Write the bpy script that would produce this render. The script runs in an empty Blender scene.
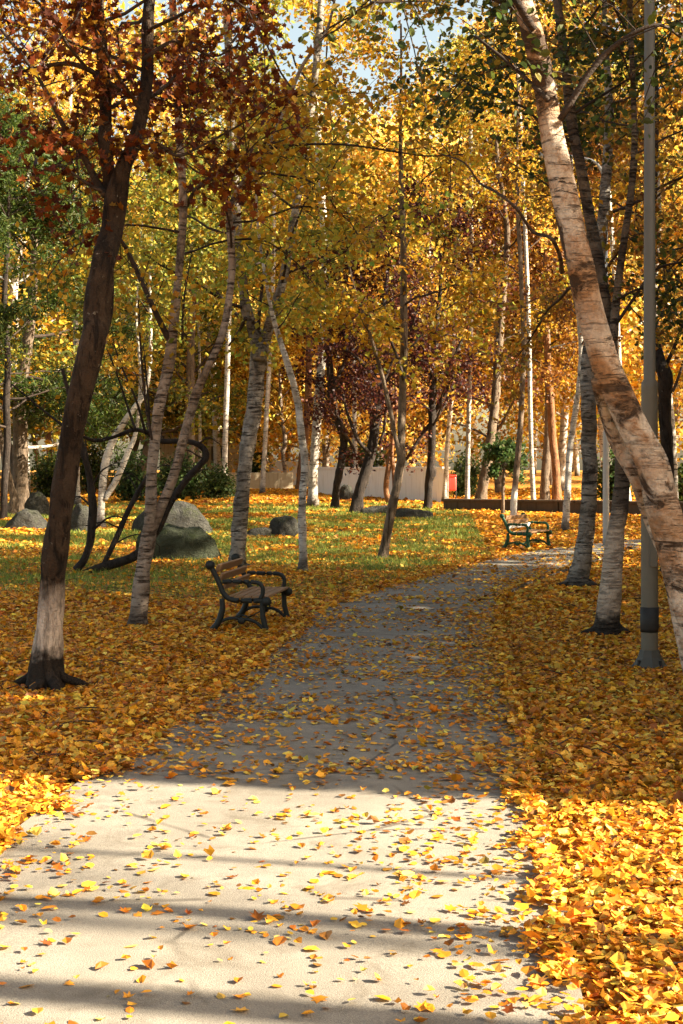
import bpy, bmesh, math, random
import numpy as np
from mathutils import Vector, noise as mnoise
R = math.radians
rng = np.random.default_rng(11)
random.seed(11)
scene = bpy.context.scene
COL = scene.collection
F, CX, CY, EYE = 1500.0, 341.5, 470.0, 1.7

# ------------------------------------------------------------------ terrain
def g(Y):
    s = np.minimum(np.asarray(Y, float), 110.0) - 34.0
    return 0.01 * (s + np.sqrt(s * s + 36.0))
def gpt(px, py):
    """point of the lawn seen at a photo position"""
    lo, hi = 2.0, 300.0
    for _ in range(60):
        m = .5 * (lo + hi)
        if EYE - (py - CY) / F * m > float(g(m)): lo = m
        else: hi = m
    return np.array([(px - CX) / F * lo, lo, float(g(lo))])
def at(px, py, Y): return np.array([(px - CX) / F * Y, Y, EYE - (py - CY) / F * Y])

def catmull(pts, n=6):
    p = np.asarray(pts, float)
    p = np.vstack([2 * p[0] - p[1], p, 2 * p[-1] - p[-2]])
    out = []
    for i in range(1, len(p) - 2):
        for t in np.linspace(0, 1, n, endpoint=False):
            a, b, c, d = p[i - 1], p[i], p[i + 1], p[i + 2]
            out.append(.5 * (2 * b + (c - a) * t + (2 * a - 5 * b + 4 * c - d) * t * t + (3 * b - a - 3 * c + d) * t ** 3))
    out.append(p[-2])
    return np.array(out)

# ------------------------------------------------------------------ object helpers
def tag(o, label=None, cat=None, group=None, kind=None):
    if label: o['label'] = label
    if cat: o['category'] = cat
    if group: o['group'] = group
    if kind: o['kind'] = kind
    return o
def empty(name, loc, label, cat, group=None, rz=0):
    o = bpy.data.objects.new(name, None); COL.objects.link(o)
    o.location = loc; o.rotation_euler = (0, 0, rz); o.empty_display_size = .3
    return tag(o, label, cat, group)
def link(name, me, mat, parent=None, loc=None):
    o = bpy.data.objects.new(name, me); COL.objects.link(o)
    if mat is not None and not me.materials: me.materials.append(mat)
    if parent is not None: o.parent = parent
    if loc is not None: o.location = loc
    return o
def np_mesh(name, verts, quads=None, tris=None, cols=None, smooth=False):
    me = bpy.data.meshes.new(name)
    verts = np.asarray(verts, np.float32)
    nq = 0 if quads is None else len(quads); nt = 0 if tris is None else len(tris)
    me.vertices.add(len(verts)); me.vertices.foreach_set('co', verts.ravel())
    lv, ls, tot = [], [], 0
    parts = []
    if nq: parts.append(np.asarray(quads, np.int32).ravel())
    if nt: parts.append(np.asarray(tris, np.int32).ravel())
    idx = np.concatenate(parts)
    me.loops.add(len(idx)); me.loops.foreach_set('vertex_index', idx)
    start = np.concatenate([np.arange(nq) * 4, nq * 4 + np.arange(nt) * 3]).astype(np.int32)
    total = np.concatenate([np.full(nq, 4), np.full(nt, 3)]).astype(np.int32)
    me.polygons.add(nq + nt)
    me.polygons.foreach_set('loop_start', start); me.polygons.foreach_set('loop_total', total)
    me.polygons.foreach_set('use_smooth', np.full(nq + nt, smooth, bool))
    if cols is not None:
        a = me.attributes.new('col', 'FLOAT_COLOR', 'POINT')
        c = np.ones((len(verts), 4), np.float32); c[:, :3] = cols
        a.data.foreach_set('color', c.ravel())
    me.update(calc_edges=True); me.validate()
    return me

class Tubes:
    """collects tapered tubes; becomes ONE mesh"""
    def __init__(s): s.v, s.q, s.n = [], [], 0
    def add(s, pts, rad, sides=8, rough=0.0, seed=0, cap=True):
        p = np.asarray(pts, float); r = np.asarray(rad, float)
        m = len(p)
        t = np.gradient(p, axis=0); t /= np.linalg.norm(t, axis=1)[:, None] + 1e-9
        ref = np.array([0, 1., 0]) if abs(t[:, 1]).mean() < .8 else np.array([1., 0, 0])
        u = np.cross(t, ref); u /= np.linalg.norm(u, axis=1)[:, None] + 1e-9
        w = np.cross(t, u)
        a = np.linspace(0, 2 * np.pi, sides, endpoint=False)
        rr = np.repeat(r[:, None], sides, 1)
        if rough > 0:
            rs = np.random.default_rng(seed)
            L = np.concatenate([[0], np.cumsum(np.linalg.norm(np.diff(p, axis=0), axis=1))])
            k = np.zeros_like(rr)
            for q in range(5):
                ph = rs.uniform(0, 6.28, 2); fr = rs.uniform(3, 16); na = rs.integers(1, 5)
                k += np.sin(L[:, None] * fr + ph[0] + na * a[None] + ph[1]) / (1 + .25 * q)
            rr = rr * (1 + rough * .35 * k)
        ring = p[:, None] + rr[:, :, None] * (np.cos(a)[None, :, None] * u[:, None] + np.sin(a)[None, :, None] * w[:, None])
        base = s.n
        s.v.append(ring.reshape(-1, 3))
        i = np.arange(m - 1)[:, None] * sides; j = np.arange(sides)[None]; j2 = (j + 1) % sides
        q = np.stack([i + j, i + j2, i + sides + j2, i + sides + j], -1).reshape(-1, 4) + base
        s.q.append(q); s.n += m * sides
        if cap:
            for e in (0, m - 1):
                s.v.append(p[e:e + 1]); ci = s.n; s.n += 1
                o = base + e * sides
                k = np.arange(sides); k2 = (k + 1) % sides
                f = np.stack([o + k2, o + k, np.full(sides, ci), np.full(sides, ci)], -1)
                s.q.append(f if e == 0 else f[:, [1, 0, 2, 3]])
    def mesh(s, name, smooth=True):
        v = np.vstack(s.v); q = np.vstack(s.q)
        deg = q[:, 2] == q[:, 3]
        return np_mesh(name, v, q[~deg], q[deg][:, :3] if deg.any() else None, smooth=smooth)

def bm_box(bm, c, d, rot=None, bev=0):
    m = bmesh.ops.create_cube(bm, size=1)
    vs = m['verts']
    for v in vs:
        v.co = Vector((v.co.x * d[0], v.co.y * d[1], v.co.z * d[2]))
        if rot is not None: v.co.rotate(rot)
        v.co += Vector(c)
    if bev:
        es = list({e for v in vs for e in v.link_edges})
        bmesh.ops.bevel(bm, geom=es, offset=bev, segments=2, affect='EDGES', profile=.6)
def bm_link(name, bm, mat, parent=None, smooth=False):
    me = bpy.data.meshes.new(name); bm.to_mesh(me); bm.free()
    for p in me.polygons: p.use_smooth = smooth
    return link(name, me, mat, parent)

# ------------------------------------------------------------------ materials
class NT:
    def __init__(s, name):
        s.m = bpy.data.materials.new(name); s.m.use_nodes = True
        s.t = s.m.node_tree; s.n = s.t.nodes; s.l = s.t.links
        s.p = s.n['Principled BSDF']; s.out = s.n['Material Output']
    def node(s, ty, **kw):
        n = s.n.new(ty)
        for k, v in kw.items():
            if k in n.inputs and not hasattr(n, k): n.inputs[k].default_value = v
            else: setattr(n, k, v)
        return n
    def coord(s, scale=(1, 1, 1), kind='Object'):
        c = s.n.new('ShaderNodeTexCoord'); mp = s.n.new('ShaderNodeMapping')
        mp.inputs['Scale'].default_value = scale
        s.l.new(c.outputs[kind], mp.inputs[0]); return mp.outputs[0]
    def noise(s, vec, scale, detail=4, rough=.55, dist=0):
        n = s.n.new('ShaderNodeTexNoise'); s.l.new(vec, n.inputs['Vector'])
        n.inputs['Scale'].default_value = scale; n.inputs['Detail'].default_value = detail
        n.inputs['Roughness'].default_value = rough; n.inputs['Distortion'].default_value = dist
        return n.outputs['Fac']
    def ramp(s, fac, stops, interp='LINEAR'):
        r = s.n.new('ShaderNodeValToRGB'); r.color_ramp.interpolation = interp
        e = r.color_ramp.elements
        while len(e) < len(stops): e.new(.5)
        for k, (p, c) in enumerate(stops):
            e[k].position = p
            e[k].color = (c, c, c, 1) if isinstance(c, (int, float)) else (*c, 1)
        s.l.new(fac, r.inputs[0]); return r.outputs[0]
    def mix(s, fac, a, b, mode='MIX'):
        n = s.n.new('ShaderNodeMix'); n.data_type = 'RGBA'; n.blend_type = mode
        for sock, v in ((n.inputs[0], fac), (n.inputs[6], a), (n.inputs[7], b)):
            if hasattr(v, 'is_output'): s.l.new(v, sock)
            elif isinstance(v, (int, float)): sock.default_value = v if sock == n.inputs[0] else (v, v, v, 1)
            else: sock.default_value = (*v, 1)
        return n.outputs[2]
    def math(s, op, a, b=0.0):
        n = s.n.new('ShaderNodeMath'); n.operation = op
        for k, v in enumerate((a, b)):
            if hasattr(v, 'is_output'): s.l.new(v, n.inputs[k])
            else: n.inputs[k].default_value = v
        return n.outputs[0]
    def bump(s, h, strength=.5, dist=.02):
        b = s.n.new('ShaderNodeBump'); b.inputs['Strength'].default_value = strength
        b.inputs['Distance'].default_value = dist
        s.l.new(h, b.inputs['Height']); s.l.new(b.outputs[0], s.p.inputs['Normal'])
    def col(s, c, rough=.8, spec=.3):
        if hasattr(c, 'is_output'): s.l.new(c, s.p.inputs['Base Color'])
        else: s.p.inputs['Base Color'].default_value = (*c, 1)
        if hasattr(rough, 'is_output'): s.l.new(rough, s.p.inputs['Roughness'])
        else: s.p.inputs['Roughness'].default_value = rough
        s.p.inputs['Specular IOR Level'].default_value = spec
        return s.m

def leaf_material(name, trans=.45, rough=.5, spec=.25):
    t = NT(name)
    a = t.node('ShaderNodeAttribute', attribute_name='col')
    t.col(a.outputs['Color'], rough, spec)
    tr = t.n.new('ShaderNodeBsdfTranslucent'); t.l.new(a.outputs['Color'], tr.inputs[0])
    mx = t.n.new('ShaderNodeMixShader'); mx.inputs[0].default_value = trans
    t.l.new(t.p.outputs[0], mx.inputs[1]); t.l.new(tr.outputs[0], mx.inputs[2])
    t.l.new(mx.outputs[0], t.out.inputs[0])
    return t.m
M_LEAF = leaf_material('leaf')
M_LITTER = leaf_material('litter_leaf', .25, .5, .3)
M_GRASS = leaf_material('grass_blade', .4, .5, .2)

def bark(name, base, alt, dark, marks=.5, wash=None, foot=None, vert=False, patch=.55, bumpy=.6):
    """base/alt: bark tones; dark: lenticels and cracks; wash=(z0,z1,colour): lime-washed band; foot=(z,colour): mossy foot"""
    t = NT(name)
    o = t.coord()
    sc = (14, 14, 2.2) if vert else (3.0, 3.0, 24)
    st = t.coord(sc)
    big = t.noise(o, 2.2, 5, .6)
    fine = t.noise(st, 1.0, 5, .65, .4)
    grain = t.noise(o, 55, 3, .6)
    c = t.mix(t.ramp(big, [(.35, 0.), (.65, 1.)]), base, alt)
    c = t.mix(t.ramp(grain, [(.3, .0), (.75, .4)]), c, tuple(x * .5 for x in base))
    mk = t.ramp(fine, [(marks, 0.), (marks + .09, 1.)])
    pt = t.ramp(t.noise(o, 3.1, 6, .7, .6), [(patch, 0.), (patch + .12, 1.)])
    sp2 = t.ramp(t.noise(t.coord((26, 26, 6) if vert else (9, 9, 46)), 1.0, 3, .6, .3), [(.60, 0.), (.66, .85)])
    if not vert: mk = t.math('MULTIPLY', mk, t.ramp(t.noise(o, 3.7, 3, .65), [(.36, .3), (.52, 1.)]))
    mask = t.math('MAXIMUM', t.math('MAXIMUM', mk, pt), sp2)
    mot = t.ramp(t.noise(o, 7, 6, .7), [(.25, .45), (.55, 1.), (.8, 1.2)])
    c = t.mix(1.0, c, mot, 'MULTIPLY')
    lich = t.ramp(t.noise(o, 13, 4, .7), [(.66, 0.), (.71, .55 if vert else .0)])
    c = t.mix(mask, c, dark)
    c = t.mix(lich, c, (.34, .32, .27))
    if wash or foot:
        sep = t.n.new('ShaderNodeSeparateXYZ'); t.l.new(o, sep.inputs[0])
        jag = t.math('ADD', sep.outputs[2], t.math('MULTIPLY', t.math('SUBTRACT', t.noise(o, 9, 4), .5), .35))
        if wash:
            band = t.math('MULTIPLY', t.ramp(t.math('MULTIPLY', jag, .25), [(wash[0] * .25, 0.), (wash[0] * .25 + .02, 1.)]),
                          t.ramp(t.math('MULTIPLY', jag, .25), [(wash[1] * .25 - .05, 1.), (wash[1] * .25 + .02, 0.)]))
            worn = t.ramp(t.noise(st, 1.7, 5, .7), [(.5, .95), (.72, .2)])
            c = t.mix(t.math('MULTIPLY', band, worn), c, wash[2])
        if foot:
            f = t.ramp(t.math('MULTIPLY', t.math('ADD', jag, t.math('MULTIPLY', t.math('SUBTRACT', t.noise(st, 1.3, 5, .7), .5), .5)), .25), [(max(0, foot[0] * .25 - .05), .95), (foot[0] * .25, .7), (foot[0] * .25 + .055, 0.)])
            c = t.mix(f, c, foot[1])
    h = t.math('SUBTRACT', t.math('ADD', t.math('MULTIPLY', grain, .35), fine if vert else big), t.math('MULTIPLY', mask, .5))
    t.bump(h, min(1.0, bumpy * 1.25), .045)
    return t.col(c, .85, .2)

B_MAPLE = bark('maple_bark', (.036, .023, .015), (.062, .04, .026), (.012, .008, .006), .54, (.24, .76, (.60, .49, .40)), (.18, (.022, .016, .012)), True, .62, .8)
B_BIRCH = bark('birch_bark', (.62, .59, .54), (.46, .42, .37), (.04, .032, .027), .55, None, (.2, (.04, .03, .022)), False, .56)
B_BIRCHPINK = bark('pink_birch_bark', (.42, .35, .29), (.20, .145, .105), (.036, .026, .02), .52, None, (.1, (.03, .02, .015)), False, .535)
B_BIRCHDARK = bark('rough_birch_bark', (.17, .135, .10), (.085, .062, .045), (.035, .026, .02), .53, None, (.1, (.03, .025, .02)), True, .6, .8)
B_FORKED = bark('mottled_birch_bark', (.42, .38, .33), (.17, .135, .10), (.036, .028, .022), .53, None, (.1, (.03, .025, .02)), False, .535, .9)
B_BIRCHFOOT = bark('dark_birch_bark', (.19, .155, .12), (.075, .055, .042), (.02, .015, .011), .51, (.18, 1.25, (.50, .40, .31)), (.14, (.018, .013, .01)), False, .58, .8)
def peeling():
    t = NT('peeling_birch_bark'); o = t.coord(); lat = t.coord((2.2, 2.2, 15)); thin = t.coord((5, 5, 60))
    z1 = t.noise(o, 1.5, 4, .6, .8); z2 = t.noise(o, 5.5, 6, .7, .5); z3 = t.noise(o, 26, 4, .65)
    c = t.mix(t.ramp(z1, [(.38, 0.), (.6, 1.)]), (.60, .53, .44), (.32, .185, .095))
    c = t.mix(t.ramp(z2, [(.52, 0.), (.66, .85)]), c, (.26, .13, .055))
    c = t.mix(t.ramp(z2, [(.26, .9), (.38, 0.)]), c, (.66, .62, .54))
    c = t.mix(1.0, c, t.ramp(z3, [(.25, .55), (.55, 1.), (.8, 1.15)]), 'MULTIPLY')
    cl = t.ramp(t.noise(o, 2.7, 3, .6), [(.40, .1), (.58, 1.)])
    mk = t.math('MULTIPLY', t.ramp(t.noise(lat, 1., 6, .75, .9), [(.545, 0.), (.60, 1.)]), cl)
    ln = t.ramp(t.noise(thin, 1., 2, .6, .4), [(.62, 0.), (.68, .35)])
    pt = t.ramp(t.noise(o, 2.1, 7, .72, 1.2), [(.54, 0.), (.60, 1.)])
    m = t.math('MAXIMUM', t.math('MAXIMUM', mk, pt), ln)
    c = t.mix(m, c, (.05, .03, .018))
    t.bump(t.math('SUBTRACT', t.math('ADD', z2, t.math('MULTIPLY', z3, .5)), t.math('MULTIPLY', m, .6)), .9, .04)
    return t.col(c, .8, .25)
B_BIRCHBIG = peeling()
B_TWIG = bark('dark_twig_bark', (.045, .033, .026), (.07, .05, .038), (.015, .011, .01), .56, None, None, False, .62, .5)
B_DARK = bark('plum_bark', (.030, .023, .019), (.05, .037, .03), (.012, .009, .008), .55, None, None, True, .62, .8)
B_GREY = bark('grey_bark', (.21, .16, .115), (.14, .10, .07), (.05, .035, .025), .55, None, None, True, .62, .8)
B_RUST = bark('rusty_bark', (.30, .15, .07), (.20, .10, .05), (.05, .03, .02), .57, None, None, True, .62, .8)
B_WHITEFOOT = bark('limewashed_bark', (.17, .12, .085), (.24, .18, .13), (.04, .03, .022), .56, (-.3, 1.0, (.72, .70, .66)), None, True, .62, .8)

# ------------------------------------------------------------------ leaves
PAL = {
 'gold':  ([(.72, .37, .025), (.62, .28, .016), (.78, .47, .05), (.50, .20, .014), (.50, .38, .04), (.34, .33, .045)], [.3, .25, .18, .09, .11, .07]),
 'amber': ([(.66, .29, .015), (.56, .22, .012), (.72, .40, .03), (.42, .15, .012), (.40, .30, .03)], [.3, .27, .2, .13, .1]),
 'lemon': ([(.66, .45, .05), (.55, .42, .05), (.40, .38, .05), (.72, .40, .03), (.25, .29, .05)], [.28, .24, .2, .16, .12]),
 'plum':  ([(.04, .012, .013), (.07, .02, .016), (.12, .035, .018), (.26, .11, .03)], [.42, .3, .18, .1]),
 'rust':  ([(.22, .055, .014), (.32, .085, .016), (.12, .028, .012), (.46, .17, .02), (.50, .26, .03)], [.32, .26, .2, .14, .08]),
 'bronze':([(.20, .085, .02), (.30, .13, .02), (.42, .2, .025), (.13, .05, .02)], [.3, .3, .2, .2]),
 'pine':  ([(.085, .14, .025), (.12, .18, .03), (.19, .22, .04), (.055, .10, .02)], [.32, .3, .2, .18]),
 'glow': ([(.74, .52, .12), (.76, .44, .06), (.66, .56, .16), (.70, .36, .04), (.50, .45, .09)], [.3, .25, .2, .15, .1]),
 'copper': ([(.38, .175, .022), (.28, .12, .018), (.44, .25, .03), (.24, .19, .03), (.17, .07, .016)], [.28, .24, .2, .14, .14]),
 'olive': ([(.14, .17, .03), (.22, .22, .03), (.36, .30, .035), (.52, .34, .03), (.09, .12, .025)], [.28, .24, .2, .14, .14]),
 'shrub': ([(.035, .065, .02), (.055, .095, .028), (.085, .13, .04), (.12, .15, .045)], [.36, .32, .2, .12]),
 'green': ([(.035, .075, .02), (.06, .11, .03), (.11, .15, .04)], [.4, .4, .2]),
 'dusk':  ([(.05, .075, .018), (.09, .10, .02), (.20, .14, .02), (.03, .045, .014)], [.35, .25, .15, .25]),
 'litter':([(.76, .35, .024), (.82, .46, .05), (.62, .23, .015), (.44, .145, .014), (.86, .58, .12), (.26, .11, .024), (.62, .46, .07)], [.28, .22, .2, .11, .06, .07, .06]),
}
DIM = {'gold': .70, 'amber': .68, 'lemon': .72, 'rust': .5, 'bronze': .8, 'olive': .8, 'pine': .42, 'litter': .88}
def pick(pal, n, r, jit=.2):
    c, w = PAL[pal]; w = np.array(w) / sum(w); c = np.array(c) * DIM.get(pal, 1) * (np.array([.92, 1.06, 1.2]) if pal in ('gold', 'lemon', 'copper', 'amber') else 1)
    out = np.array(c)[r.choice(len(c), n, p=w)]
    return np.clip(out * (1 + r.normal(0, jit, (n, 1))) * (1 + r.normal(0, .06, (n, 3))), .004, .9)
def frames(n, r, up=0.0, tilt=None):
    """random leaf frames: long axis a, width axis b, normal c"""
    if tilt is None:
        c = r.normal(0, 1, (n, 3)); c[:, 2] = np.abs(c[:, 2]) + up
    else:
        c = np.column_stack([r.normal(0, tilt, n), r.normal(0, tilt, n), np.ones(n)])
    c /= np.linalg.norm(c, axis=1)[:, None]
    d = r.normal(0, 1, (n, 3)); a = d - c * (d * c).sum(1)[:, None]
    a /= np.linalg.norm(a, axis=1)[:, None] + 1e-9
    return a, np.cross(c, a), c
# outline per leaf kind: (along, across, lift), and faces
SHAPES = {
 'quad': (np.array([(-.5, 0, 0), (.02, -.36, .10), (.5, 0, 0), (.02, .36, .10)]), [(0, 1, 2, 3)], []),
 'blade': (np.array([(-.5, -.11, 0), (-.5, .11, 0), (.5, .09, .06), (.5, -.09, .06)]), [(0, 1, 2, 3)], []),
 'ovate': (np.array([(-.5, 0, 0), (-.28, -.30, .08), (.12, -.33, .13), (.5, 0, .06), (.12, .33, .13), (-.28, .30, .08), (-.05, 0, -.02)]),
           [(0, 1, 2, 6), (6, 2, 3, 4), (0, 6, 4, 5)], []),
 'broad': (np.array([(-.42, 0, 0), (-.40, -.34, .12), (.02, -.50, .20), (.50, .06, .10), (.10, .42, .05), (-.34, .38, .16), (-.02, 0, -.04)]),
           [(0, 1, 2, 6), (6, 2, 3, 4), (0, 6, 4, 5)], []),
 'lobed': (np.array([(-.5, 0, 0), (-.34, -.22, .03), (-.30, -.52, .1), (-.04, -.26, .05), (.16, -.48, .12), (.20, -.16, .04), (.55, 0, .1),
                     (.20, .16, .04), (.16, .48, .12), (-.04, .26, .05), (-.30, .52, .1), (-.34, .22, .03), (-.05, 0, -.03)]),
           [], [(k, (k + 1) % 12, 12) for k in range(12)]),
}
def leaf_mesh(name, ctr, size, cols, fr, kind='quad', curl=None):
    sh, q, t = SHAPES[kind]
    n = len(ctr); k = len(sh)
    a, b, c = fr
    s = np.broadcast_to(np.asarray(size, float), (n,))[:, None, None]
    lift = sh[None, :, 2] * (np.ones((n, 1)) if curl is None else curl[:, None])
    v = ctr[:, None] + s * (a[:, None] * sh[None, :, 0, None] + b[:, None] * sh[None, :, 1, None] + c[:, None] * lift[:, :, None])
    base = (np.arange(n) * k)[:, None, None]
    quads = (np.array(q, int)[None] + base).reshape(-1, 4) if q else None
    tris = (np.array(t, int)[None] + base).reshape(-1, 3) if t else None
    return np_mesh(name, v.reshape(-1, 3), quads, tris, np.repeat(cols, k, 0))

# ------------------------------------------------------------------ trees
def unit(v): return v / (np.linalg.norm(v) + 1e-9)
def grow(T, stems, r, t0z, nl, ll, twigs, up=.35, droop=.15, side=None, thick=.35, twig_len=.9):
    """limbs and twigs on the stems above height t0z; returns points where leaves sit"""
    spots = []
    for p, rad in stems:
        ok = np.where(p[:, 2] > t0z)[0]
        if len(ok) < 2: continue
        n = max(2, int(nl))
        az0 = r.uniform(0, 6.28)
        for k in range(n):
            i = ok[0] + (len(ok) - 1) * (k + r.uniform(0, .9)) / n
            i0 = int(min(i, len(p) - 2)); f = i - i0
            b = p[i0] * (1 - f) + p[i0 + 1] * f; br = rad[i0] * (1 - f) + rad[i0 + 1] * f
            az = az0 + k * 2.4 + r.normal(0, .4)
            if side is not None and r.random() < .6: az = side + r.normal(0, .8)
            frac = (b[2] - t0z) / max(p[-1, 2] - t0z, .1)
            L = ll * r.uniform(.65, 1.2) * (1 - .5 * frac ** 2)
            d = unit(np.array([math.cos(az), math.sin(az), up + r.normal(0, .2) + .4 * frac]))
            m = 8; q = [b]
            for s in range(m):
                d = unit(d + r.normal(0, .13, 3) + np.array([0, 0, .08 if s < 3 else -droop]))
                q.append(q[-1] + d * L / m)
            q = np.array(q); rr = np.linspace(max(.012, br * thick), .006, m + 1)
            T.add(q, rr, 5, cap=False)
            for s in range(twigs):
                j = 2.9 + (m - 2.9) * (s + r.random()) / twigs
                j0 = int(min(j, m - 1)); b2 = q[j0] + (q[j0 + 1] - q[j0]) * (j - j0)
                dd = unit(unit(q[min(j0 + 1, m)] - q[j0]) + r.normal(0, .75, 3))
                TL = twig_len * r.uniform(.5, 1.2) * (ll / 3) ** .5
                w = [b2]
                for e in range(3):
                    dd = unit(dd + r.normal(0, .22, 3) + np.array([0, 0, -droop * .8])); w.append(w[-1] + dd * TL / 3)
                w = np.array(w)
                T.add(w, np.array([.008, .006, .005, .003]), 3, cap=False)
                for e in np.linspace(.15, 1.1, 5):
                    x = e * 3; x0 = int(min(x, 2)); spots.append(w[x0] + (w[x0 + 1] - w[x0]) * (x - x0))
            for e in np.linspace(.45, 1, 4): spots.append(q[int(e * m)])
    return np.array(spots) if spots else np.zeros((0, 3))

def make_tree(name, label, base, stems, mat, pal, top=10, t0=3.5, nl=16, ll=2.6, twigs=5, per=14, leaf=.1, spread=.16, kind='quad',
              group=None, roots=0, rough=.12, sides=14, seed=0, limbs=(), flare=1.3, droop=.15, up=.35, side=None, Y=None,
              crown_mat=None, cat='tree', wander=.25, foot_drop=.12, thick=.35, bare=(), twig_mat='dark', wf=.9):
    if twig_mat == 'dark': twig_mat = B_TWIG
    r = np.random.default_rng(1000 + seed)
    b = gpt(*base) if Y is None else at(base[0], base[1], Y)
    Y0 = b[1]
    root = empty(name, b, label, cat, group)
    T = Tubes(); TB = Tubes(); built = []
    for si, st in enumerate(stems):
        p = np.array([at(x, y, Y0) - b for x, y, w in st]); rad = np.array([w * wf / F * Y0 / 2 for x, y, w in st])
        dy = np.cumsum(r.normal(0, wander * .18, len(p))); dy -= dy[0]
        if si == 0: p[0] = (0, 0, -foot_drop)
        p[:, 1] += dy * np.clip(p[:, 2] - .3, 0, 2)
        if top and p[-1, 2] < top:
            d = unit(p[-1] - p[-2]); d = unit(d * .6 + np.array([0, 0, 1.]))
            n = max(2, int((top - p[-1, 2]) / .8)); stp = (top - p[-1, 2]) / n
            for k in range(n):
                d = unit(d + r.normal(0, .06, 3) + np.array([0, 0, .12]))
                p = np.vstack([p, p[-1] + d * stp]); rad = np.append(rad, rad[-1] * (.86 if n > 4 else .7))
        q = catmull(np.column_stack([p, rad]), 7)
        pp, rr = q[:, :3], np.maximum(q[:, 3], .006)
        if si == 0 and flare > 1:
            z = pp[:, 2] / max(rr[0] * 2.2, .1)
            rr = rr * (1 + (flare - 1) * np.exp(-np.clip(z, 0, 9) * 1.6))
        T.add(pp, rr, sides, rough, seed * 7 + si)
        built.append((pp, rr))
    r0 = built[0][1][0]
    for k in range(roots):
        az = k * 6.28 / roots + r.uniform(-.4, .4); L = r0 * r.uniform(.5, 1.5)
        e = np.array([math.cos(az), math.sin(az), 0])
        e2 = np.array([-e[1], e[0], 0]) * r.normal(0, .3) * r0; hz = r.uniform(.5, 1.0)
        T.add(catmull([e * r0 * .35 + (0, 0, r0 * hz), e * r0 * .85 + (0, 0, r0 * hz * .45), e * (r0 + L * .45) + e2 + (0, 0, .03), e * (r0 + L) + e2 * 2.5 + (0, 0, -.05)], 5),
              np.interp(np.linspace(0, 1, 16), [0, .4, 1], [r0 * .28, r0 * .24, r0 * .09]) * r.uniform(.7, 1.2), 7, .35, seed + k)
    drawn = []
    for lb in limbs:
        p = np.array([at(x, y, Y0) - b for x, y, w in lb]); rad = np.array([w / F * Y0 / 2 for x, y, w in lb])
        p[:, 1] += np.cumsum(r.normal(0, .12, len(p))) - 0
        p[0, 1] = 0
        q = catmull(np.column_stack([p, rad]), 6)
        (T if lb[0][2] > 12 or twig_mat is None else TB).add(q[:, :3], np.maximum(q[:, 3], .004), 8, .08, seed * 3)
        if lb[0][2] < 12: drawn.append(q[:, :3])
    spots = grow(TB, built, r, t0, nl, ll, twigs, up, droop, side, thick) if nl else np.zeros((0, 3))
    extra = []
    for qi, q in enumerate(drawn):
        if qi in bare: continue
        for s in range(int(len(q) * .5)):
            b2 = q[r.integers(len(q) // 3, len(q))]; d = unit(r.normal(0, 1, 3) + np.array([0, 0, .1])); L = r.uniform(.3, .8)
            w = np.array([b2, b2 + d * L * .5, b2 + d * L + np.array([0, 0, -.08])]); TB.add(w, [.006, .005, .003], 3, cap=False)
            extra += [w[1], w[2], (w[1] + w[2]) / 2]
    if extra and nl: spots = np.vstack([spots, np.array(extra)])
    link('trunk', T.mesh('trunk'), mat, root)
    if TB.n: link('branch_sprays', TB.mesh('branch_sprays'), twig_mat or mat, root)
    if len(spots) and per:
        idx = np.repeat(np.arange(len(spots)), per)
        c = spots[idx] + r.normal(0, spread * .85, (len(idx), 3)) * np.array([1, 1, .8])
        keep = c[:, 2] > min(1.0, t0 - .5)
        c = c[keep]; n = len(c)
        hue = r.normal(0, .10, len(spots))[idx][keep]
        cols = np.clip(pick(pal, n, r) * (1 + hue[:, None] * np.array([.6, 1.2, .6])), .004, .92)
        me = leaf_mesh('crown', c, leaf * r.uniform(.6, 1.25, n), cols, frames(n, r, .2), kind, r.uniform(.2, 1.8, n))
        link('crown', me, crown_mat or M_LEAF, root)
    return root

BIRCHES = 'slender birches around the path'
# --- left foreground maple
make_tree('maple_tree', 'big dark forked tree with whitewashed black foot, at the left edge of the leafy ground', (46, 688),
    [[(46, 690, 46), (47, 665, 36), (49, 640, 33), (52, 590, 31), (55, 560, 30), (63, 510, 29), (72, 455, 28), (82, 410, 29), (98, 345, 31), (101, 320, 34), (106, 270, 29), (112, 230, 28), (117, 198, 27), (124, 168, 20), (133, 140, 17), (139, 105, 16), (142, 60, 15), (143, 10, 15), (147, -60, 13)],
     [(112, 205, 18), (107, 175, 17), (104, 140, 16), (103, 100, 15), (101, 40, 14), (98, -20, 13), (93, -90, 11)]],
    B_MAPLE, 'rust', top=8.2, t0=4.4, nl=9, ll=2.0, twigs=6, per=11, leaf=.07, spread=.10, kind='lobed', roots=6, seed=1, sides=20, rough=.13, flare=1.25, wf=.82,
    limbs=[[(106, 195, 9), (96, 182, 8), (80, 150, 6), (66, 130, 5), (40, 80, 4), (0, 28, 3)],
           [(142, 150, 5), (158, 146, 4), (178, 158, 3), (198, 150, 2.5), (230, 132, 2), (272, 108, 1.4)],
           [(104, 192, 5), (90, 186, 3), (60, 168, 2.4), (30, 176, 2)],
           [(120, 90, 6), (70, 60, 5), (10, 70, 3)], [(142, 60, 5), (175, 40, 4), (210, 48, 2.5), (235, 40, 2)]])
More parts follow.
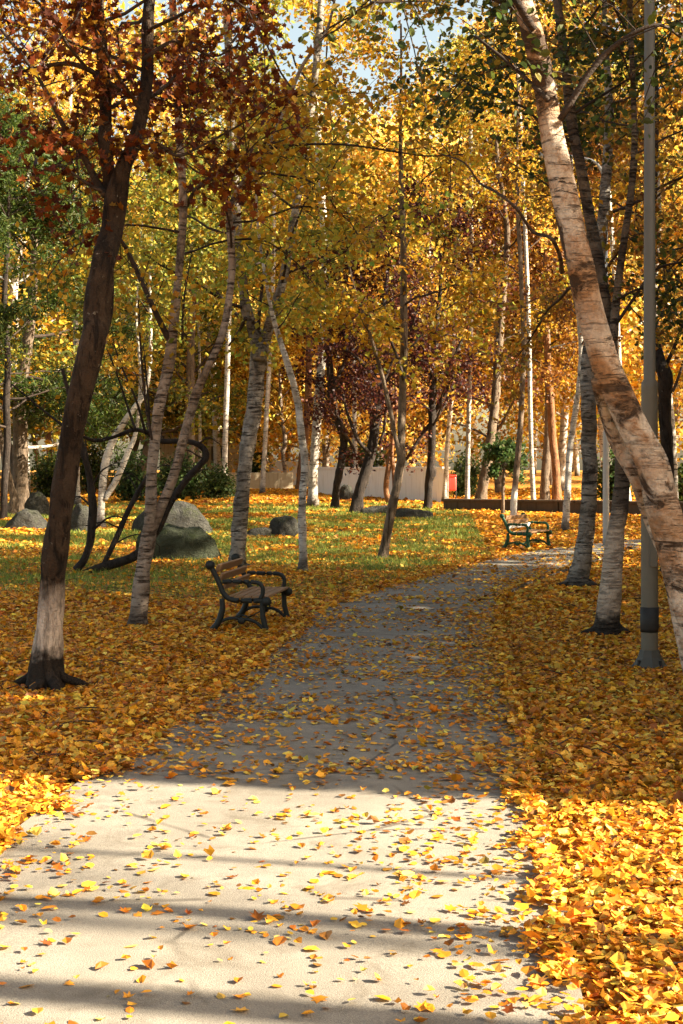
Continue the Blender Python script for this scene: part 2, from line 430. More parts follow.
# --- twin-stem birch by the rocks
make_tree('birch_tree', 'twin-stemmed pinkish birch splitting low in front of the big boulder', (137, 629),
    [[(137, 630, 22), (139, 610, 19), (143, 570, 17), (148, 540, 17), (151, 520, 14), (152, 470, 12), (155, 435, 12), (160, 405, 12), (167, 372, 13), (172, 342, 12), (178, 290, 9), (182, 240, 9), (184, 200, 9), (181, 130, 8), (178, 60, 8), (174, -20, 7)],
     [(145, 548, 13), (156, 518, 12), (172, 482, 11), (186, 435, 10), (198, 395, 10), (210, 370, 8), (222, 345, 8), (229, 310, 8), (233, 265, 8), (230, 225, 8), (234, 205, 6), (252, 175, 5), (270, 150, 5), (286, 112, 4.5), (303, 72, 4), (330, 30, 3)]],
    B_BIRCHPINK, 'gold', top=8.5, t0=3.6, nl=9, ll=2.0, twigs=5, per=6, leaf=.085, group=BIRCHES, roots=3, seed=2, wander=.2, flare=1.3,
    limbs=[[(187, 206, 4), (196, 194, 4), (214, 178, 3.5), (240, 164, 3.2), (266, 154, 3), (300, 147, 2.6), (345, 146, 2.2), (382, 150, 2), (425, 156, 1.6), (462, 158, 1.2)],
           [(172, 345, 7), (160, 320, 6), (146, 290, 5), (130, 255, 4.5), (122, 240, 3)],
           [(240, 192, 3), (258, 180, 2.6), (280, 177, 2.4), (308, 180, 2), (325, 190, 1.6), (336, 206, 1.2)],
           [(236, 190, 3), (246, 182, 2.5), (266, 168, 2), (300, 128, 1.6), (326, 104, 1.2)],
           [(152, 440, 3), (145, 400, 2.5), (142, 350, 2), (140, 300, 1.5)], [(182, 340, 2.5), (184, 300, 2), (190, 250, 1.5)]])
# --- low contorted tree
make_tree('contorted_tree', 'low black contorted tree with looping bare branches behind the twin birch', (82, 572),
    [[(78, 573, 10), (95, 569, 10), (118, 563, 10), (140, 552, 10), (158, 528, 9), (172, 500, 8), (186, 480, 8), (200, 465, 7), (206, 456, 7), (200, 446, 7), (185, 441, 6), (160, 441, 6), (146, 432, 5), (132, 430, 5), (112, 437, 4), (92, 440, 4), (70, 430, 2)],
     [(76, 570, 10), (86, 556, 9), (92, 530, 9), (93, 505, 9), (91, 480, 8), (87, 460, 7), (80, 430, 6), (72, 395, 5), (66, 370, 4)],
     [(104, 564, 6), (116, 538, 6), (128, 512, 6), (139, 490, 5), (150, 470, 4), (158, 440, 4)]],
    B_DARK, 'dusk', top=0, nl=7, ll=.8, per=0, t0=.35, twigs=3, roots=0, seed=3, twig_mat=None, sides=10, rough=.24, wander=.12, flare=1.0, foot_drop=.05,
    limbs=[[(136, 431, 3), (128, 412, 2.4), (118, 380, 2), (108, 350, 1.6)], [(146, 434, 3), (138, 400, 2.2), (124, 368, 1.8), (116, 345, 1.2)],
           [(92, 440, 3), (70, 430, 2.6), (40, 408, 2.2), (12, 384, 1.6)], [(150, 436, 2.5), (150, 400, 2), (146, 350, 1.5)]])
# --- grey birch behind the near bench
make_tree('birch_tree', 'grey rough-barked birch forking in two right behind the near bench', (236, 570),
    [[(236, 572, 19), (238, 550, 17), (240, 520, 17), (244, 475, 16), (248, 440, 17), (253, 409, 18), (256, 375, 18), (258, 345, 19), (252, 325, 14), (246, 310, 12), (241, 275, 11), (237, 235, 11), (235, 195, 11), (232, 130, 10), (230, 75, 10), (226, 0, 9)],
     [(259, 360, 15), (266, 335, 12), (275, 308, 11), (283, 280, 10), (289, 250, 10), (297, 200, 9), (303, 160, 9), (312, 100, 8), (318, 40, 8), (322, -20, 7)]],
    B_FORKED, 'lemon', top=12.5, t0=4.0, nl=11, ll=2.9, twigs=6, per=9, leaf=.115, spread=.2, group=BIRCHES, roots=4, seed=4,
    limbs=[[(246, 318, 4), (238, 330, 3), (228, 345, 2)], [(258, 330, 4), (262, 290, 3), (268, 250, 2.5)]])
make_tree('birch_tree', 'thin white spotted birch with S-curved stem, right of the near bench', (303, 573),
    [[(303, 575, 11), (303, 550, 9), (302, 515, 9), (303, 490, 8.5), (305, 468, 9), (303, 445, 8), (301, 430, 8), (298, 405, 8), (293, 382, 7.5), (287, 362, 7), (281, 343, 6), (274, 320, 5), (268, 290, 4)]],
    B_BIRCH, 'lemon', top=7.5, t0=3.8, nl=8, ll=1.8, twigs=5, per=11, leaf=.105, group=BIRCHES, roots=0, seed=5, flare=1.25)
make_tree('birch_tree', 'white-limbed tall birch standing between the S-curved birch and the black plum', (313, 506),
    [[(313, 508, 12), (313, 480, 10), (315, 450, 10), (317, 420, 10), (319, 392, 10), (322, 350, 9), (324, 300, 9), (325, 250, 8), (322, 200, 8), (317, 120, 8), (316, 60, 7), (318, 0, 7)]],
    B_BIRCH, 'gold', top=17, t0=6, nl=14, ll=3.4, twigs=6, per=12, leaf=.14, spread=.25, group=BIRCHES, seed=6)
make_tree('pine_tree', 'rusty brown straight trunk just left of the white-limbed tall birch', (299, 491),
    [[(299, 492, 9), (302, 460, 8), (306, 430, 8), (308, 400, 8), (309, 350, 7), (308, 300, 6), (306, 230, 5)]],
    B_RUST, 'amber', top=15, t0=6, nl=10, ll=3, per=12, leaf=.16, spread=.28, seed=7)
# --- plums with black trunks
make_tree('plum_tree', 'purple-leaved plum with kinked black trunk, leftmost of the black trunks near the white wall', (335, 508),
    [[(335, 510, 9), (336, 490, 8), (340, 470, 9), (344, 442, 9), (341, 428, 9), (335, 415, 9), (332, 395, 9), (330, 370, 8), (328, 342, 7), (330, 310, 6), (334, 285, 4)]],
    B_DARK, 'plum', top=8.6, t0=2.7, nl=18, ll=2.3, twigs=6, per=11, leaf=.13, spread=.2, group='purple plums on the lawn', seed=8, up=.6,
    limbs=[[(341, 430, 4), (352, 445, 3), (358, 460, 2)], [(332, 390, 4), (345, 360, 3), (352, 320, 2)]])
make_tree('plum_tree', 'purple-leaved plum with thick black trunk leaning to the right', (355, 513),
    [[(354, 515, 14), (358, 498, 12), (363, 480, 12), (370, 457, 12), (374, 435, 11), (376, 412, 11), (378, 385, 10), (379, 350, 9), (381, 320, 7), (386, 290, 5)]],
    B_DARK, 'plum', top=8.8, t0=2.6, nl=18, ll=2.5, twigs=6, per=10, leaf=.13, spread=.2, group='purple plums on the lawn', seed=9, up=.6,
    limbs=[[(371, 455, 4), (358, 440, 4), (348, 415, 3), (343, 395, 2.4)], [(379, 445, 3), (384, 430, 3), (386, 405, 2)], [(377, 400, 5), (392, 360, 4), (410, 330, 3), (420, 300, 2)]])
make_tree('plum_tree', 'purple-leaved plum with upright knobbly black trunk at the right end of the white wall', (428, 509),
    [[(428, 511, 9), (428, 495, 8.5), (429, 482, 9), (431, 472, 11), (431, 460, 8.5), (432, 430, 8.5), (432, 400, 8), (434, 370, 8), (436, 330, 6), (440, 290, 4)]],
    B_DARK, 'plum', top=10.5, t0=2.6, nl=30, ll=3.9, twigs=7, per=11, leaf=.13, spread=.22, group='purple plums on the lawn', seed=10, up=.55,
    limbs=[[(431, 424, 5), (424, 432, 4), (415, 446, 3.4), (406, 460, 2.6)], [(432, 418, 5), (444, 396, 4.4), (462, 372, 4), (480, 350, 3), (498, 340, 2)], [(433, 395, 4), (450, 365, 3), (466, 330, 2)]])
make_tree('birch_tree', 'young pale birch leaning right in the middle of the lawn', (382, 561),
    [[(381, 562, 13), (385, 545, 10.5), (388, 529, 10), (392, 508, 10), (396, 490, 10), (399, 474, 10), (401, 458, 9.5), (402, 430, 9), (403, 409, 9), (404, 375, 8.5), (405, 342, 8.5), (405, 300, 8), (404, 240, 7), (402, 180, 6)],
     [(401, 462, 6), (396, 440, 5), (391, 415, 5), (386, 392, 4.6), (380, 368, 4.2), (372, 342, 4), (362, 310, 3), (350, 270, 2.4)]],
    B_GREY, 'gold', top=10, t0=3.7, nl=11, ll=2.6, twigs=6, per=12, leaf=.115, spread=.2, group=BIRCHES, seed=11, flare=1.2,
    limbs=[[(404, 380, 4), (398, 360, 3), (392, 342, 3), (380, 310, 2)]])
make_tree('birch_tree', 'slim cream birch just left of the red litter bin', (444, 503),
    [[(444, 504, 6), (446, 470, 5), (448, 440, 5), (451, 402, 5), (453, 360, 4.6), (456, 300, 4), (458, 240, 4)]],
    B_BIRCH, 'lemon', top=15, t0=5, nl=10, ll=3, per=12, leaf=.15, spread=.26, group=BIRCHES, seed=12)
make_tree('poplar_tree', 'thick grey-brown trunk leaning right, beyond the far bench', (479, 509),
    [[(478, 511, 14), (482, 490, 12), (486, 470, 11.5), (489, 452, 11), (492, 430, 10), (495, 409, 10), (497, 385, 9.5), (499, 359, 9), (503, 310, 8), (508, 240, 7)]],
    B_GREY, 'gold', top=15, t0=5.4, nl=15, ll=3.4, twigs=6, per=12, leaf=.14, spread=.25, seed=13)
make_tree('birch_tree', 'thin white-footed birch directly behind the far bench', (513, 521),
    [[(513, 522, 8), (514, 500, 7), (516, 475, 7), (519, 440, 6.5), (521, 410, 6), (522, 380, 6), (524, 350, 5.5), (522, 300, 5), (520, 240, 5)]],
    B_WHITEFOOT, 'gold', top=14, t0=4.6, nl=13, ll=3, twigs=6, per=12, leaf=.135, spread=.24, group=BIRCHES, seed=14)
make_tree('sapling', 'small green round-headed sapling on a thin stem, left of the far bench', (503, 514),
    [[(503, 515, 4), (503, 490, 3.6), (504, 470, 3.4), (504, 458, 3), (505, 447, 2)]],
    B_GREY, 'green', top=0, t0=1.45, nl=14, ll=.6, twigs=5, per=9, leaf=.12, spread=.10, seed=15, up=.2)
make_tree('birch_tree', 'white birch with black-ringed foot, standing right of the far bench', (565, 531),
    [[(565, 533, 9), (566, 515, 8), (568, 490, 7.5), (570, 465, 7), (573, 440, 7), (577, 409, 6.5), (580, 385, 6), (583, 350, 5.5), (580, 300, 5), (578, 240, 5)]],
    B_BIRCH, 'bronze', top=12, t0=4.2, nl=12, ll=2.7, twigs=6, per=12, leaf=.13, spread=.22, group=BIRCHES, seed=16, flare=1.3)
make_tree('oak_tree', 'grey rough trunk with spreading dark roots at the right bank of the path', (578, 588),
    [[(578, 590, 24), (580, 572, 21), (584, 545, 19), (587, 510, 18), (589, 475, 17), (588, 440, 17), (587, 409, 17), (587, 375, 17), (590, 330, 16), (596, 270, 14), (602, 200, 12), (606, 120, 10)]],
    B_FORKED, 'copper', top=9.5, t0=3.9, nl=13, ll=2.7, twigs=6, per=10, leaf=.10, spread=.18, roots=5, seed=17)
make_tree('birch_tree', 'dark-topped birch with pale peeling foot, just left of the near lamp post', (607, 637),
    [[(606, 639, 27), (607, 620, 25), (610, 595, 24), (613, 570, 22), (617, 535, 20), (621, 509, 19), (623, 475, 18), (622, 440, 17), (618, 385, 15), (612, 330, 14), (602, 260, 13), (591, 200, 13), (583, 160, 12), (576, 125, 12), (568, 75, 11), (561, 30, 10), (553, -40, 9)],
     [(613, 340, 10), (617, 295, 9), (621, 250, 8), (628, 195, 8), (631, 150, 7), (630, 90, 6), (627, 30, 6), (624, -30, 5)]],
    B_BIRCHFOOT, 'dusk', top=7, t0=4.7, nl=11, ll=2.0, twigs=6, per=9, leaf=.07, spread=.13, roots=4, seed=18, kind='ovate', flare=1.35,
    limbs=[[(612, 330, 4), (632, 300, 3), (655, 270, 2.4), (683, 262, 2)], [(616, 300, 3), (640, 290, 2.4), (662, 300, 2), (690, 296, 1.5)]])
# --- big leaning birch
make_tree('birch_tree', 'big leaning birch with peeling orange and white bark, crossing the near lamp post', (708, 728),
    [[(712, 735, 62), (706, 700, 54), (697, 650, 48), (686, 605, 46), (678, 570, 45), (666, 520, 46), (654, 470, 45), (641, 440, 42), (627, 412, 41), (610, 375, 39), (598, 340, 40), (588, 300, 37), (578, 255, 36), (570, 215, 37), (562, 170, 35), (554, 130, 32), (547, 80, 31), (536, 35, 29), (526, 0, 28), (514, -50, 27), (505, -120, 25)]],
    B_BIRCHBIG, 'dusk', top=6.8, t0=4.7, nl=8, ll=1.8, twigs=5, per=7, leaf=.062, spread=.12, roots=0, seed=19, bare=(0,), kind='ovate', sides=26, rough=.08, wf=.73, flare=1.15, wander=.12,
    limbs=[[(562, 272, 5), (553, 262, 4), (540, 250, 3.6), (526, 240, 3.3), (508, 224, 3), (491, 208, 2.6), (476, 192, 2.2), (460, 174, 1.8), (440, 160, 1.4)],
           [(597, 380, 13), (611, 412, 16), (627, 446, 17), (644, 482, 16.5), (661, 520, 15), (680, 570, 13)],
           [(534, 30, 9), (500, -10, 7), (450, -20, 6), (400, 5, 4), (370, 10, 3)], [(548, 100, 6), (520, 60, 4), (480, 20, 3)], [(560, 120, 7), (600, 60, 6), (650, 30, 4), (690, 40, 3)]])
make_tree('willow_tree', 'black crooked trunk seen right behind the near lamp post', (668, 575),
    [[(668, 577, 16), (668, 520, 15), (666, 460, 14), (662, 410, 14), (661, 378, 17), (656, 360, 14), (652, 330, 11), (651, 260, 9), (652, 180, 8), (654, 100, 7)]],
    B_DARK, 'copper', top=10, t0=4.2, nl=12, ll=2.4, twigs=6, per=9, leaf=.10, spread=.18, roots=3, seed=20,
    limbs=[[(660, 376, 6), (668, 355, 4), (682, 320, 3)], [(652, 300, 3), (668, 270, 2), (690, 250, 1.5)]])
make_tree('birch_tree', 'white-footed birch at the far right edge, beyond the leaning birch', (676, 520),
    [[(676, 522, 9), (675, 502, 8), (673, 459, 8), (671, 425, 8), (667, 392, 7), (661, 378, 6.5), (655, 345, 6), (652, 300, 5), (655, 230, 5)]],
    B_BIRCH, 'copper', top=13, t0=4.4, nl=14, ll=3, twigs=6, per=12, leaf=.13, spread=.24, group=BIRCHES, seed=21,
    limbs=[[(668, 400, 3), (678, 380, 3), (690, 340, 2)]])
# --- trunks at the back left
make_tree('pine_tree', 'dark slim pine trunk at the left border with soft green needles', (3, 520),
    [[(3, 522, 8), (5, 480, 8), (7, 440, 8), (6, 400, 8), (8, 360, 7), (4, 300, 6), (8, 240, 5)]], B_DARK, 'pine', top=11, t0=2.7, nl=30, ll=4.4, twigs=7,
    per=24, leaf=.19, spread=.22, kind='blade', group='green pines at the left', seed=22, up=.1)
make_tree('pine_tree', 'stout grey-brown pine trunk behind the grey rock at left', (22, 512),
    [[(22, 513, 22), (20, 490, 18), (20, 450, 17), (20, 410, 16), (22, 380, 15), (30, 330, 12), (36, 270, 9)]], B_GREY, 'pine', top=12, t0=3.0, nl=32, ll=4.6, twigs=7,
    per=22, leaf=.19, spread=.24, kind='blade', group='green pines at the left', seed=23, up=.1)
make_tree('maple_tree', 'grey slanting trunk low beside the stout pine at left', (10, 516),
    [[(10, 518, 14), (14, 500, 9), (10, 485, 8), (6, 470, 8), (1, 450, 7), (-6, 420, 6)]], B_GREY, 'olive', top=7, t0=3, nl=12, ll=2.5, per=10, leaf=.12, seed=24)
make_tree('pine_tree', 'orange-barked pine trunk between the stout pine and the forked maple', (53, 492),
    [[(53, 493, 9), (51, 465, 8), (48, 435, 7), (44, 405, 7), (41, 380, 6), (44, 330, 5), (50, 260, 5)]], B_RUST, 'pine', top=14, t0=5, nl=20, ll=3.2, twigs=6,
    per=16, leaf=.19, spread=.25, kind='blade', group='green pines at the left', seed=25, up=.1)
make_tree('birch_tree', 'chalk-white branching birch trunk behind the black contorted tree', (101, 529),
    [[(101, 531, 10), (101, 510, 8), (102, 490, 8), (105, 462, 9), (112, 440, 8), (122, 424, 7), (134, 408, 6), (145, 392, 5), (150, 360, 4), (150, 310, 4)],
     [(104, 500, 6), (116, 480, 7), (128, 452, 6), (134, 436, 5), (138, 410, 4), (140, 370, 4), (136, 320, 3)]],
    B_BIRCH, 'olive', top=9, t0=3.6, nl=13, ll=2.8, twigs=6, per=11, leaf=.13, spread=.22, group=BIRCHES, seed=26)
make_tree('linden_tree', 'olive-grey straight trunk rising behind the dark green shrubs', (189, 494),
    [[(189, 495, 12), (190, 450, 11), (190, 400, 10), (191, 350, 9), (192, 290, 8), (190, 230, 7)]], B_GREY, 'olive', top=15, t0=3.0, nl=30, ll=4.2, twigs=6,
    per=12, leaf=.15, spread=.25, seed=27)
make_tree('birch_tree', 'very thin white stem standing between shrubs and beige garden building', (201, 492),
    [[(201, 493, 3.6), (200, 450, 3.4), (200, 400, 3.2), (199, 340, 3), (197, 280, 3)]], B_BIRCH, 'olive', top=11, t0=4, nl=10, ll=2.4, per=12, leaf=.15, spread=.24, group=BIRCHES, seed=28)
make_tree('pine_tree', 'wide brown trunk pair foot behind the low brown wall', (545, 503),
    [[(545, 505, 11), (545, 480, 10), (547, 455, 9), (549, 420, 8), (548, 360, 7), (546, 300, 6)]], B_GREY, 'bronze', top=14, t0=3.6, nl=20, ll=3.2, twigs=6,
    per=13, leaf=.15, spread=.25, seed=29)
make_tree('oak_tree', 'tan trunk leaning left, behind the low brown wall and right of the brown pair', (557, 504),
    [[(558, 506, 11), (556, 470, 9), (553, 435, 9), (551, 400, 8), (549, 360, 7), (546, 310, 6)]], B_RUST, 'bronze', top=13, t0=3.8, nl=18, ll=3.2, twigs=6,
    per=12, leaf=.15, spread=.25, seed=30)
make_tree('plum_tree', 'short brown leaning trunk beside the white wall with a limewashed twin', (392, 505),
    [[(390, 507, 8), (386, 490, 6), (389, 465, 6), (392, 440, 5), (393, 410, 5)], [(394, 507, 5), (394, 480, 4), (392, 450, 4), (396, 410, 4)]], B_RUST, 'plum', top=7, t0=3, nl=8, ll=2, per=9, leaf=.13, seed=31)
for px, py, ptop, w, sd, lab in ((224, 497, 229, 7, 41, 'straight white birch half hidden by the grey forked birch'),
                                 (262, 494, 276, 6, 42, 'white birch rising over the left end of the beige retaining wall'),
                                 (358, 494, 346, 6, 43, 'white birch growing before the white wall between two black plums'),
                                 (467, 508, 470, 6, 44, 'thin white birch right of the red litter bin, before the low brown wall'),
                                 (534, 511, 520, 6, 45, 'thin white birch just right of the green sapling and far bench'),
                                 (630, 514, 604, 7, 46, 'tall white birch between the slim lamp post and the leaning birch'),
                                 (78, 506, 70, 7, 47, 'white birch just right of the forked maple, behind the blocky rock')):
    make_tree('birch_tree', lab, (px, py), [[(px, py + 1, w), (px + (ptop - px) * .25, 440, w * .85), (px + (ptop - px) * .6 + 2, 300, w * .8), (ptop, 120, w * .7)]],
              B_BIRCH, 'glow' if sd % 2 else 'lemon', top=16, t0=6.5, nl=10, ll=2.8, twigs=6, per=8, leaf=.15, spread=.25, group=BIRCHES, seed=sd)
make_tree('maple_tree', 'pale bent trunk in front of the beige retaining wall, under golden leaves', (287, 488),
    [[(287, 489, 6), (285, 470, 5), (283, 455, 5), (285, 440, 5), (282, 420, 4), (280, 395, 4)]], B_BIRCHPINK, 'amber', top=8, t0=2.3, nl=18, ll=3.2, twigs=6, per=13, leaf=.18, spread=.28, seed=32)

# ------------------------------------------------------------------ background trees: four crowns, copied
def bg_tree(name, label, pal, H, t0, nl, ll, leaf, per, mat, seed, r0=.16, up=.35):
    r = np.random.default_rng(seed)
    T = Tubes(); p = [np.array([0, 0, -.2])]; d = np.array([0, 0, 1.])
    for k in range(10):
        d = unit(d + r.normal(0, .07, 3) * np.array([1, 1, 0])); p.append(p[-1] + d * (H + .2) / 10)
    q = catmull(np.column_stack([np.array(p), np.linspace(r0, .03, 11)]), 4)
    T.add(q[:, :3], q[:, 3], 9, .1, seed)
    sp = grow(T, [(q[:, :3], q[:, 3])], r, t0, nl, ll, 6, up, .12, None, .4, 1.1)
    root = empty(name, (0, 0, 0), label, 'tree')
    link('trunk', T.mesh('trunk'), mat, root)
    idx = np.repeat(np.arange(len(sp)), per)
    c = sp[idx] + r.normal(0, .3, (len(idx), 3)); n = len(c)
    hue = r.normal(0, .12, len(sp))[idx]
    cols = np.clip(pick(pal, n, r) * (1 + hue[:, None] * np.array([.6, 1.2, .6])), .004, .92)
    link('crown', leaf_mesh('crown', c, leaf * r.uniform(.6, 1.25, n), cols, frames(n, r, .2), 'quad', r.uniform(.2, 1.8, n)), M_LEAF, root)
    return root
def copy_tree(root, loc, rz, s=1):
    c = root.copy(); COL.objects.link(c); c.location = loc; c.rotation_euler = (0, 0, rz); c.scale = (s, s, s)
    for ch in root.children:
        d = ch.copy(); COL.objects.link(d); d.parent = c
    return c
protos = [bg_tree('golden_tree', 'golden-leaved tree in the dense wood at the back', 'copper', 16, 1.6, 42, 3.6, .21, 8, B_GREY, 51),
          bg_tree('golden_tree', 'golden-leaved tree in the dense wood at the back', 'gold', 15, 1.2, 38, 3.8, .22, 8, B_BIRCH, 52),
          bg_tree('pale_yellow_tree', 'pale yellow-green tree in the dense wood at the back', 'glow', 17, 2.0, 36, 3.6, .21, 8, B_BIRCH, 53),
          bg_tree('pale_yellow_tree', 'pale yellow-green tree in the dense wood at the back', 'glow', 13, .6, 36, 3.4, .21, 8, B_BIRCHPINK, 54)]
protos.append(bg_tree('olive_tree', 'olive-green tree at the left of the dense wood behind', 'olive', 15, 1.0, 42, 3.6, .21, 8, B_GREY, 55))
BG = []
rb = np.random.default_rng(77)
for row, (Y, step) in enumerate(((67, 70), (82, 60), (100, 54), (122, 50))):
    px = -70 + (row % 2) * 25
    while px < 780:
        x, y = px + rb.normal(0, 10), Y + rb.normal(0, 3)
        near_wall = 200 < px < 455 and Y < 79
        BG.append(((x - CX) / F * y, y + (14 if near_wall else 0)))
        px += step
used = [False] * 5
for k, (x, y) in enumerate(BG):
    ppx = x / y * F + CX
    i = int(rb.choice(4, p=[.05, .15, .40, .40] if 230 < ppx < 480 else [.52, .26, .11, .11]))
    if ppx < 215 and rb.random() < .62: i = 4
    if ppx > 470 and y < 90 and rb.random() < .5: continue
    if (y > 76 and (436 < ppx < 466)): continue
    s = rb.uniform(1.12, 1.45)
    loc = (x, y, float(g(y))); rz = rb.uniform(0, 6.28)
    if not used[i]:
        o = protos[i]; used[i] = True
        o.location = loc; o.rotation_euler = (0, 0, rz); o.scale = (s, s, s)
    else: o = copy_tree(protos[i], loc, rz, s)
    o['group'] = ('golden trees of the wood behind', 'pale yellow trees of the wood behind', 'olive trees of the wood behind')[i // 2]

# ------------------------------------------------------------------ trees outside the frame that shade the path
def evergreen(x, y, H, rad, seed, label, n=11000, columnar=False):
    r = np.random.default_rng(seed)
    root = empty('evergreen_tree', (x, y, float(g(y))), label, 'tree', 'evergreens beyond the right edge')
    T = Tubes(); T.add(catmull([(0, 0, -.1), (.05, 0, H * .5), (0, .05, H * .97)], 6), np.linspace(.18, .03, 13), 9, .1, seed)
    link('trunk', T.mesh('trunk'), B_GREY, root)
    z = H * r.random(n) ** (1. if columnar else 1.15) * .98 + .1
    w = rad * np.minimum(1, .55 + z / H * 1.5) * np.clip((1 - z / H) * (7 if columnar else 2.2), .06, 1) ** .6
    a = r.uniform(0, 6.28, n); q = w * r.random(n) ** .4
    c = np.column_stack([q * np.cos(a), q * np.sin(a), z])
    link('crown', leaf_mesh('crown', c, .34 * r.uniform(.6, 1.2, n), pick('shrub', n, r), frames(n, r, .1), 'quad', r.uniform(.3, 1.5, n)), M_LEAF, root)
    return root
evergreen(10.0, 6.9, 10.5, 1.2, 61, 'slim columnar evergreen out of view nearest the camera, shaped for its shade edge', 14000, True)  # unseen; column crown shaped to give the path a straight shade edge
evergreen(10.2, 9.55, 12.5, 1.25, 66, 'columnar evergreen added out of view for shade, between a slim one and a tall one', 14000, True)  # unseen; added to close a gap where sun crossed the path
evergreen(5.0, 9.25, 4.4, .72, 68, 'young columnar evergreen added out of view right of the leaning birch to block sun', 4000, True)  # unseen blocker, added to shade the ground but leave sun on the leaning birch
evergreen(10.9, 12.2, 16.5, 2.7, 62, 'tall evergreen right of the path with two narrow ones before it', 22000)
evergreen(11.9, 16.0, 18.5, 2.9, 63, 'tall evergreen beyond the right edge, level with the near bench', 24000)
evergreen(13.2, 20.4, 19, 3.0, 64, 'tall evergreen in the row beyond the right edge, level with the lawn', 19000)
PROTO = evergreen(14.4, 25.2, 19, 3.0, 67, 'tall evergreen in the row beyond the right edge, level with the lawn', 7500)
for k in range(3):
    y = 30.5 + 5.6 * k; o = copy_tree(PROTO, (.2277 * y + 8.6 + .5 * math.sin(k * 2.1), y, float(g(y))), k * 1.3, .98 + .06 * math.sin(k * 1.7))
def bare_tree(x, y, w, lean, seed, label, z0=6.0, H=11, nl=12, ll=2.0, per=8):
    root = empty('birch_tree', (x, y, 0), label, 'tree', BIRCHES)
    r = np.random.default_rng(seed); T = Tubes()
    q = catmull([(0, 0, -.1), (lean * .3, .03, 2), (lean * .7, -.02, 4.5), (lean, .05, H * .7), (lean * 1.1, 0, H)], 6)
    rr = np.linspace(w, w * .4, len(q)); T.add(q, rr, 10, .06, seed)
    sp = grow(T, [(q, rr)], r, z0, nl, ll, 5, .5, .1)
    link('trunk', T.mesh('trunk'), B_BIRCH, root)
    idx = np.repeat(np.arange(len(sp)), per); c = sp[idx] + r.normal(0, .18, (len(idx), 3)); n = len(c)
    link('crown', leaf_mesh('crown', c, .1 * r.uniform(.6, 1.2, n), pick('gold', n, r), frames(n, r), 'quad', r.uniform(.3, 1.5, n)), M_LEAF, root)
bare_tree(7.0, 4.02, .11, .25, 71, 'slim birch beyond the right edge whose shadow stripes the sunlit path')
bare_tree(8.2, 2.85, .17, -.1, 72, 'stouter birch beyond the right edge, behind the camera side')
bare_tree(7.6, 4.62, .045, .4, 73, 'sapling-thin birch beyond the right edge of the sunlit path')

bare_tree(17.0, 1.6, .14, .3, 74, 'airy birch well beyond the right edge, level with the camera', 7.5, 14.5, 10, 2.2, 4)

# ------------------------------------------------------------------ ground, path
Lpx = [(-12, 855), (65, 795), (130, 750), (188, 712), (238, 676), (283, 641), (318, 612), (368, 594), (440, 575), (490, 561), (540, 551), (600, 544), (645, 540)]
Rpx = [(578, 985), (570, 950), (546, 830), (540, 800), (532, 755), (518, 700), (505, 638), (503, 606), (516, 590), (545, 578), (577, 568), (615, 556), (665, 547)]
Lw = [gpt(*p)[:2] for p in Lpx]; Rw = [gpt(*p)[:2] for p in Rpx]
Lw = [np.array([-1.95, -6.]), np.array([-1.86, 3.])] + Lw + [Lw[-1] + np.array([6., 3.5])]
Rw = [np.array([.66, -6.]), np.array([.70, 3.])] + Rw + [Rw[-1] + np.array([6., 3.5])]
Lc, Rc = catmull(Lw, 6), catmull(Rw, 6)
poly = np.vstack([Lc, Rc[::-1]])
def inside(x, y):
    res = np.zeros(len(x), bool); n = len(poly)
    for i in range(n):
        (x1, y1), (x2, y2) = poly[i], poly[(i + 1) % n]
        if y1 == y2: continue
        cross = ((y1 > y) != (y2 > y)) & (x < (x2 - x1) * (y - y1) / (y2 - y1) + x1)
        res ^= cross
    return res
def edge_dist(x, y):
    d = np.full(len(x), 1e9)
    for c in (Lc, Rc):
        for i in range(len(c) - 1):
            a, b = c[i], c[i + 1]; ab = b - a
            t = np.clip(((x - a[0]) * ab[0] + (y - a[1]) * ab[1]) / (ab @ ab + 1e-12), 0, 1)
            d = np.minimum(d, np.hypot(x - a[0] - t * ab[0], y - a[1] - t * ab[1]))
    return d
def sdist(x, y):
    d = edge_dist(x, y); return np.where(inside(x, y), -d, d)
def lump(x, y):
    return (np.sin(x * .9 + 1.3 * np.sin(y * .5)) * np.sin(y * .7 + .6) + .5 * np.sin(x * 2.3 + y * 1.1) * np.sin(y * 1.9 - x * .7)) * .035
def gz(x, y):
    d = sdist(x, y)
    return g(y) + lump(x, y) * np.clip(d / 1.5, 0, 1) - .05 * np.clip(1 - np.maximum(d, 0) / .15, 0, 1) * (d < .15)

xs = np.unique(np.concatenate([np.arange(-9, 12, .3), np.linspace(-40, -9, 22), np.linspace(12, 40, 20), np.linspace(-400, -40, 14), np.linspace(40, 400, 14)]))
ys = np.unique(np.concatenate([np.arange(2, 46, .3), np.linspace(-30, 2, 18), np.linspace(46, 120, 40), np.linspace(120, 900, 16)]))
XX, YY = np.meshgrid(xs, ys)
ZZ = gz(XX.ravel(), YY.ravel())
V = np.column_stack([XX.ravel(), YY.ravel(), ZZ])
nx, ny = len(xs), len(ys)
ii = (np.arange(ny - 1)[:, None] * nx + np.arange(nx - 1)[None]).ravel()
Q = np.column_stack([ii, ii + 1, ii + nx + 1, ii + nx])
t = NT('leafy_ground')
o = t.coord()
vor = t.node('ShaderNodeTexVoronoi', feature='F1'); vor.inputs['Scale'].default_value = 15; vor.inputs['Randomness'].default_value = 1
wob = t.node('ShaderNodeTexNoise'); wob.inputs['Scale'].default_value = 30; t.l.new(o, wob.inputs['Vector'])
addv = t.node('ShaderNodeVectorMath', operation='MULTIPLY_ADD'); t.l.new(wob.outputs['Color'], addv.inputs[0]); addv.inputs[1].default_value = (.05, .05, .05); t.l.new(o, addv.inputs[2])
